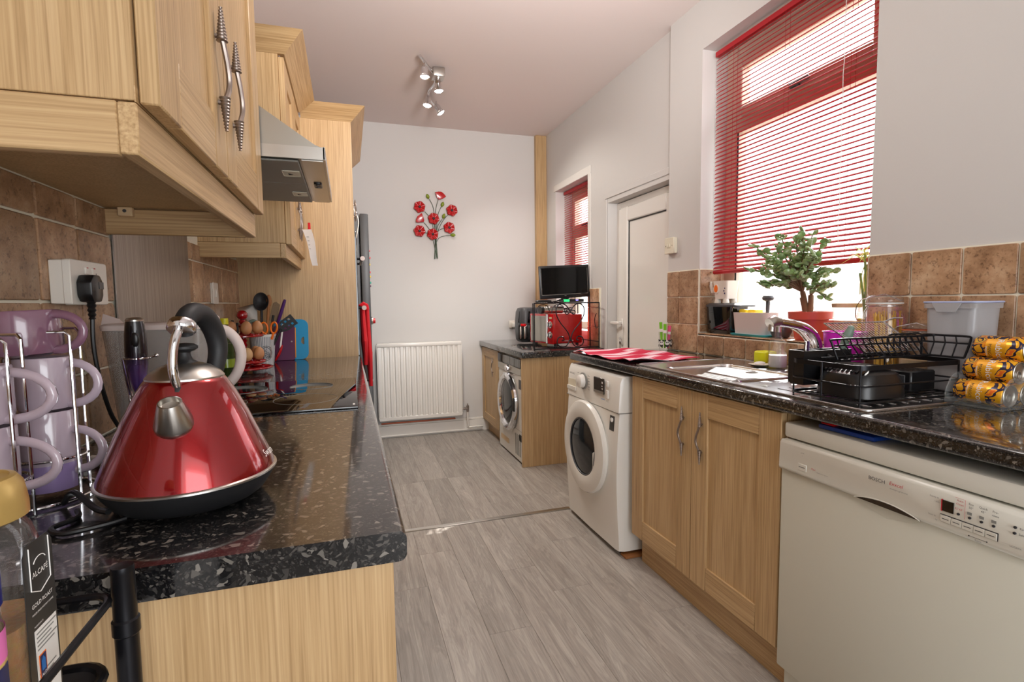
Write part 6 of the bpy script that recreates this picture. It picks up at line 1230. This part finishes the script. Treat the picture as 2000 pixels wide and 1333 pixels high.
j_ = clip_jar('storage_jar', 'squat clip-top jar with orange rubber seal beside the spaghetti jar', 1.725, 1.185, .045, .205, 'rubber_orange'); part('contents', B().lathe([(.040, .012), (.0415, .02), (.0415, .09), (.001, .095)], (1.725, 1.185, .9108), 24), 'wood_pale', j_)
pb_ = thing('plastic_box', 'tall clear plastic storage box with pale blue lid edge beside the cans', 'box', (1.725, 1.06, .9105))
part('body', B().loft([rr3(1.672, 1.776, 1.0, 1.115, .911, .015), rr3(1.666, 1.782, .99, 1.125, 1.168, .018), rr3(1.669, 1.779, .993, 1.122, 1.168, .018), rr3(1.675, 1.773, 1.003, 1.112, .914, .015)], True, True), 'milky_plastic', pb_)
part('lid', B().loft([rr3(1.662, 1.786, .985, 1.130, 1.166, .018), rr3(1.661, 1.787, .984, 1.131, 1.182, .018), rr3(1.666, 1.782, .989, 1.126, 1.187, .018)]), 'milky_plastic', pb_); part('lid_edge', B().tube([(p, q, 1.184) for p, q in rrect(1.661, 1.787, .984, 1.131, .018, 5)], .0028, 6, True), 'lid_blue', pb_, label='pale blue lid edge'); part('lid_clip', B().prism([(1.6605, 1.02, 1.182), (1.6605, 1.10, 1.182), (1.6605, 1.085, 1.155), (1.6605, 1.035, 1.155)], (-.003, 0, 0), .001), 'milky_plastic', pb_)
RC = .033
def bend_txt(parent, s, size, y, th0, mat):
    o = txt(parent, s, size, (0, 0, 0), (1, 0, 0), (0, 1, 0), mat, local=True)
    for v in o.data.vertices:
        th = th0 + v.co.x / RC; ya = y - v.co.y; R = RC + .0005 + .0002
        v.co = (-R * math.cos(th), ya, -R * math.sin(th))
def can(label, x, z, yaw_):
    t = thing('drink_can', label, 'can', (x, .917, z), 'mango drink cans in the clear holder'); y0_, y1_ = -.0575, .0575
    part('body', B().lathe([(RC - .007, y0_ + .001), (RC - .004, y0_ + .003), (RC, y0_ + .012), (RC, y1_ - .010), (RC - .006, y1_ - .001)], (0, 0, 0), 36, 'y', cap0=False, cap1=False), 'can_print', t, local=True)
    part('panel', B().loft([[((-RC - .0003) * math.cos(th), y, (-RC - .0003) * math.sin(th)) for th in [math.radians(d_) for d_ in range(-62, 63, 8)]] for y in (-.022, -.01, .0, .01, .022)], False, False, close=False), 'can_yellow', t, local=True, label='plain yellow name panel')
    part('top_rim', B().lathe([(RC - .0065, y0_ + .002), (RC - .0045, y0_ - .001), (RC - .006, y0_ - .002), (RC - .008, y0_ + .003), (.001, y0_ + .004)], (0, 0, 0), 30, 'y', cap0=False), 'steel', t, local=True); part('base', B().lathe([(RC - .006, y1_ - .002), (RC - .009, y1_), (.02, y1_ - .006), (.001, y1_ - .008)], (0, 0, 0), 30, 'y', cap0=False), 'steel', t, local=True)
    part('ring_pull', B().tube([(.008 * math.cos(a_), y0_ + .0025, -.006 + .011 * math.sin(a_)) for a_ in [k2 * pi / 8 for k2 in range(16)]], .0013, 6, True), 'steel', t, local=True)
    bend_txt(t, 'Rubicon', .0215, -.008, 0.0, 'ink_white'); bend_txt(t, 'MANGO', .0105, .012, 0.0, 'ink_dark'); bend_txt(t, 'SPARKLING', .0052, .0195, 0.0, 'ink_white')
    part('barcode_panel', B().loft([[((-RC - .0005) * math.cos(th), y, (-RC - .0005) * math.sin(th)) for th in [math.radians(d_) for d_ in range(70, 106, 6)]] for y in (-.03, .045)], False, False, close=False), 'jar_yellow', t, local=True)
    t.rotation_euler = (0, yaw_, 0)
zc = .913 + RC
can('drink can at the front of the bottom row, nearest the dish rack', 1.592, zc, .25); can('drink can in the middle of the bottom row', 1.6585, zc, 1.2); can('drink can at the back of the bottom row beside the wall', 1.725, zc, 2.2); can('front drink can of the middle row', 1.6255, zc + .0572, -.05); can('rear drink can of the middle row', 1.692, zc + .0572, .9); can('single drink can on top of the stack', 1.659, zc + .1144, -.2)
hd2 = thing('can_holder', 'clear plastic holder around the stack of drink cans', 'holder', (1.66, .917, .9105))
part('floor', B().box(1.55, 1.765, .852, .984, .9108, .9123, .0005), 'clear_wrap', hd2)
P = [(1.548, .911), (1.765, .911), (1.765, .955), (1.62, .985), (1.60, .992), (1.575, .985), (1.556, .96), (1.548, .935)]
part('end_wall', B().prism([(x, .980, z) for x, z in P], (0, .002, 0)), 'clear_wrap', hd2); part('end_wall', B().prism([(x, .8525, z) for x, z in P], (0, .002, 0)), 'clear_wrap', hd2); part('front_lip', B().prism([(1.548, .8545, .911), (1.548, .980, .911), (1.546, .980, .932), (1.546, .8545, .932)], (.0015, 0, 0)), 'clear_wrap', hd2); part('rim', B().tube(smooth_path([(x, .981, z) for x, z in P[2:]], 3), .0016, 6), 'clear_wrap', hd2); part('rim', B().tube(smooth_path([(x, .8535, z) for x, z in P[2:]], 3), .0016, 6), 'clear_wrap', hd2)
ls = thing('double_light_switch', 'cream double light switch on the wall corner beside the white door', 'switch', (XN, 2.60, 1.467))
part('back_box', B().box(XN - .022, XN, 2.557, 2.643, 1.467, 1.556, .003), 'cream_plastic', ls); part('plate', B().box(XN - .028, XN - .022, 2.555, 2.645, 1.465, 1.558, .003), 'cream_plastic', ls)
for y in (2.59, 2.61): part('rocker', B().box(XN - .033, XN - .028, y - .006, y + .006, 1.50, 1.522, .002), 'cream_plastic', ls)
part('screw', B().lathe([(.003, 0), (.003, -.001), (.001, -.0014)], (XN - .028, 2.57, 1.511), 8, 'x').lathe([(.003, 0), (.003, -.001), (.001, -.0014)], (XN - .028, 2.63, 1.511), 8, 'x'), 'pewter', ls)

# ---- window sill
ZS2 = 1.0225
bn = thing('dark_bin', 'dark translucent lidded container at the left end of the window sill', 'container', (1.88, 2.25, ZS2))
part('body', B().loft([rr3(1.835, 1.935, 2.165, 2.325, ZS2 + .0003, .02), rr3(1.826, 1.942, 2.15, 2.338, ZS2 + .03, .025), rr3(1.822, 1.946, 2.148, 2.340, ZS2 + .14, .025)]), 'black_glass', bn); part('lid', B().loft([rr3(1.818, 1.95, 2.10, 2.346, ZS2 + .14, .03), rr3(1.818, 1.95, 2.10, 2.346, ZS2 + .148, .03), rr3(1.83, 1.938, 2.12, 2.335, ZS2 + .158, .03)]), 'dark_grey', bn)
el = thing('elephant_planter', 'small white elephant shaped planter with orange ear standing on the dark container', 'planter', (1.88, 2.25, ZS2 + .158)); ze = ZS2 + .1585
part('body', B().loft([rr3(1.845, 1.915, 2.205, 2.295, ze + .022, .012), rr3(1.838, 1.922, 2.195, 2.305, ze + .115, .012), rr3(1.843, 1.917, 2.20, 2.30, ze + .115, .012), rr3(1.85, 1.91, 2.21, 2.29, ze + .095, .012)]), 'ceramic', el)
for x in (1.856, 1.904):
    for y in (2.218, 2.282): part('foot', B().lathe([(.016, 0), (.017, .004), (.012, .024)], (x, y, ze), 14), 'ceramic', el)
part('head', B().ball((1.872, 2.308, ze + .072), .022, .019, .024), 'ceramic', el); part('trunk', B().tube(smooth_path([(1.868, 2.318, ze + .06), (1.862, 2.330, ze + .06), (1.858, 2.337, ze + .085), (1.858, 2.339, ze + .115)], 4), [.012] * 5 + [.009] * 5 + [.007] * 3, 10), 'ceramic', el)
part('ear', B().lathe([(.028, 0), (.03, -.004), (.024, -.008), (.001, -.006)], (1.846, 2.275, ze + .075), 20, 'x', .8, 1.0), 'ceramic', el); part('ear_inside', B().lathe([(.02, -.007), (.018, -.010), (.001, -.0095)], (1.846, 2.275, ze + .075), 18, 'x', .7, 1.0), 'orange_plastic', el, label='orange inside of the ear')
for i in range(5): part('blue_mark', B().ball((1.8405 + .0006 * i, 2.212 + .006 * (i % 2), ze + .05 + .013 * i), .002, .004, .005, 8, 6), 'logo_navy', el)
gp = thing('grey_planter', 'pale pinkish grey oblong planter on a turquoise tray on the window sill', 'planter', (1.87, 2.03, ZS2)); part('tray', B().loft([rr3(1.815, 1.925, 1.915, 2.142, ZS2 + .0003, .025), rr3(1.808, 1.932, 1.908, 2.145, ZS2 + .010, .025)]), 'cyan_plastic', gp, label='turquoise tray')
part('trough', B().loft([rr3(1.822, 1.918, 1.93, 2.128, ZS2 + .010, .03), rr3(1.815, 1.925, 1.922, 2.138, ZS2 + .113, .035), rr3(1.819, 1.921, 1.926, 2.134, ZS2 + .113, .035), rr3(1.825, 1.915, 1.934, 2.124, ZS2 + .095, .03)]), 'planter_grey', gp)
for y, lab in ((2.09, 'yellow sponge lying in the grey planter, left one'), (2.03, 'yellow sponge lying in the grey planter, right one')):
    o = part('sponge', B().box(1.845, 1.895, y - .024, y + .024, ZS2 + .0955, ZS2 + .128, .006, 2), 'magnet_yellow'); tag(o, lab, 'sponge')
t = thing('dish_brush', 'round grey headed dish brush standing in the right end of the grey planter', 'brush', (1.87, 1.95, ZS2 + .097)); part('handle', B().tube([(1.87, 1.955, ZS2 + .0965), (1.87, 1.953, ZS2 + .15), (1.87, 1.953, ZS2 + .17)], [.007, .009, .009], 12), 'dark_grey', t); part('head', B().lathe([(.008, .165), (.022, .172), (.026, .182), (.02, .192), (.001, .194)], (1.87, 1.953, ZS2), 22), 'dark_grey', t)
t = thing('dark_round_pot', 'small dark grey round pot on the sill behind the tap', 'pot', (1.86, 1.862, ZS2)); part('pot', B().lathe([(.025, .0003), (.034, .004), (.046, .03), (.043, .055), (.034, .068), (.03, .068), (.04, .05), (.03, .01), (.001, .008)], (1.86, 1.862, ZS2), 28), 'dark_grey', t)
# jade plant
jp = thing('jade_plant', 'bushy jade plant with oval green leaves in a red plastic pot on the window sill', 'potted plant', (1.873, 1.722, ZS2))
jx, jy = 1.873, 1.722
part('pot', B().lathe([(.054, .0003), (.056, .004), (.070, .088), (.082, .09), (.084, .122), (.080, .122), (.077, .095), (.066, .088), (.052, .01), (.001, .008)], (jx, jy, ZS2), 40), 'terracotta', jp, label='red plastic pot'); part('soil', B().lathe([(.0735, .104), (.04, .110), (.001, .112)], (jx, jy, ZS2), 24), 'soil', jp)
rs = random.Random(11); zt = ZS2 + .108; base = Vector((jx - .01, jy, zt))
fork = [base + Vector((-.012, .022, .075)), base + Vector((-.01, -.02, .085)), base + Vector((-.03, .005, .10))]
for q in fork: part('branch', B().tube(smooth_path([base + (q - base) * .0 + Vector((0, (q - base).y * .3, -.01)), base.lerp(q, .5) + Vector((0, (q - base).y * .25, 0)), q], 4), [.012] * 4 + [.0105] * 4 + [.009], 10), 'stem_brown', jp)
ends = []
for i in range(34):
    for _ in range(50):
        y = rs.uniform(-.165, .185); z = rs.uniform(.10, .345); x = rs.uniform(-.15, -.02)
        if (y / .19) ** 2 + ((z - .2) / .16) ** 2 < 1 and (zt + z < 1.34 or x < -.045): break
    ends.append(base + Vector((x, y, z)))
ends += [base + Vector((-.10, .215, .315)), base + Vector((-.09, .17, .27)), base + Vector((-.08, .08, .34)), base + Vector((-.09, -.05, .335)), base + Vector((-.09, -.16, .07)), base + Vector((-.08, -.18, .12))]
tips = []
for q in ends:
    s_ = min(fork, key=lambda k: (k - q).length); mid = s_.lerp(q, .5) + Vector((-.01, 0, .022)); pth = smooth_path([s_, mid, q], 4)
    part('branch', B().tube(pth, [.0055 - .0035 * k / (len(pth) - 1) for k in range(len(pth))], 6), 'stem_brown', jp)
    for k in (4, 5, 6, 7, 8): tips.append((pth[k], (pth[k] - pth[k - 1]).normalized()))
lb = B(); rings = []
for i, (x, wd, th) in enumerate(((0, .002, .002), (.004, .0055, .003), (.011, .0105, .004), (.017, .011, .004), (.023, .007, .003), (.026, .001, .001))): rings.append([(x, wd * math.cos(a_), th * math.sin(a_) + .004 * (x / .026) ** 2) for a_ in [2 * pi * k2 / 8 for k2 in range(8)]])
lb.loft(rings); lf0 = part('leaf', lb, 'leaf_green', jp, local=True); nl = 0; rs.shuffle(tips); first = True
for rep in range(2):
    for q, d in tips:
        if nl >= 298: break
        a_ = rs.uniform(0, 6.28); dirv = (d * .35 + Vector((math.cos(a_), math.sin(a_), rs.uniform(-.5, .7)))).normalized(); e_ = q + dirv * .03
        if e_.x > (1.842 if e_.z > 1.31 else 1.93): continue
        M = Matrix.Translation(q - jp.location) @ dirv.to_track_quat('X', 'Z').to_matrix().to_4x4() @ Matrix.Rotation(rs.uniform(-1.2, 1.2), 4, 'X') @ Matrix.Scale(rs.uniform(.95, 1.45), 4)
        lf = lf0 if first else lf0.copy()
        if not first: COL.objects.link(lf); lf.parent = jp
        lf.matrix_local = M; first = False; nl += 1
fb = B()
for q, d in tips:
    a_ = rs.uniform(0, 6.28); dirv = (d * .2 + Vector((math.cos(a_), math.sin(a_), rs.uniform(-.7, .5)))).normalized(); e_ = q + dirv * .03
    if e_.x > (1.842 if e_.z > 1.31 else 1.93): continue
    fb.m = Matrix.Translation(q) @ dirv.to_track_quat('X', 'Z').to_matrix().to_4x4() @ Matrix.Rotation(rs.uniform(-1.2, 1.2), 4, 'X') @ Matrix.Scale(rs.uniform(.7, 1.15), 4); fb.loft(rings)
part('small_leaves', fb, 'leaf_green', jp, kind='stuff')
mb = thing('magenta_bucket', 'bright magenta plastic pot standing on the worktop behind the dish rack', 'pot', (1.715, 1.425, .9105))
part('pot', B().lathe([(.052, .0003), (.054, .004), (.069, .165), (.072, .168), (.068, .168), (.052, .01), (.001, .008)], (1.715, 1.425, .9108), 36), 'magenta', mb)
wj = thing('wooden_lid_jar', 'glass jar with flat wooden lid on the right of the window sill', 'jar', (1.852, 1.535, ZS2)); part('glass', B().lathe([(.044, .0003), (.047, .004), (.047, .14), (.044, .14), (.044, .008), (.001, .006)], (1.852, 1.535, ZS2), 30), 'glass', wj); part('lid', B().lathe([(.044, .1405), (.050, .141), (.051, .155), (.049, .157), (.001, .157)], (1.852, 1.535, ZS2), 30), 'wood_pale', wj, label='flat wooden lid')
ob = thing('bamboo_bottle', 'slim bottle with yellow liquid and tall green stems at the right end of the sill', 'bottle plant', (1.845, 1.452, ZS2)); bx_, by_ = 1.843, 1.452
part('bottle', B().lathe([(.026, .0003), (.028, .003), (.028, .12), (.014, .16), (.012, .20), (.010, .20), (.012, .16), (.026, .12), (.026, .006), (.001, .005)], (bx_, by_, ZS2), 24), 'glass', ob); part('liquid', B().lathe([(.024, .006), (.0255, .008), (.0255, .10), (.001, .10)], (bx_, by_, ZS2), 20), 'bottle_yellow', ob)
for dx_, dy_, h_ in ((0, 0, .34), (-.006, .012, .27), (-.004, -.008, .30)): part('stem', B().tube(smooth_path([(bx_, by_, ZS2 + .02), (bx_ + dx_ * .4, by_ + dy_ * .4, ZS2 + .15), (bx_ - .012 + dx_, by_ + dy_, ZS2 + h_)], 4), .0042, 8), 'leaf_green', ob)
for i in range(15):
    a_ = i * 2.4; L_ = .05 + .02 * (i % 3); p0 = Vector((bx_ - .012, by_, ZS2 + .31 + .006 * (i % 8))); e_ = p0 + Vector((-abs(math.cos(a_)) * L_ * .5, math.sin(a_) * L_, .02 * math.sin(i))); part('leaf', B().tube([p0, p0.lerp(e_, .5) + Vector((0, 0, .014)), e_], [.0022, .0032, .0006], 6, flat=.5), 'fern', ob)
for i in range(4): part('root', B().tube(smooth_path([(bx_ - .01, by_ - .004 * i, ZS2 + .30), (bx_ - .016, by_ - .012 * i + .01, ZS2 + .25), (bx_ - .014, by_ - .016 * i + .012, ZS2 + .19 + .01 * i)], 3), .0016, 5), 'fern', ob)
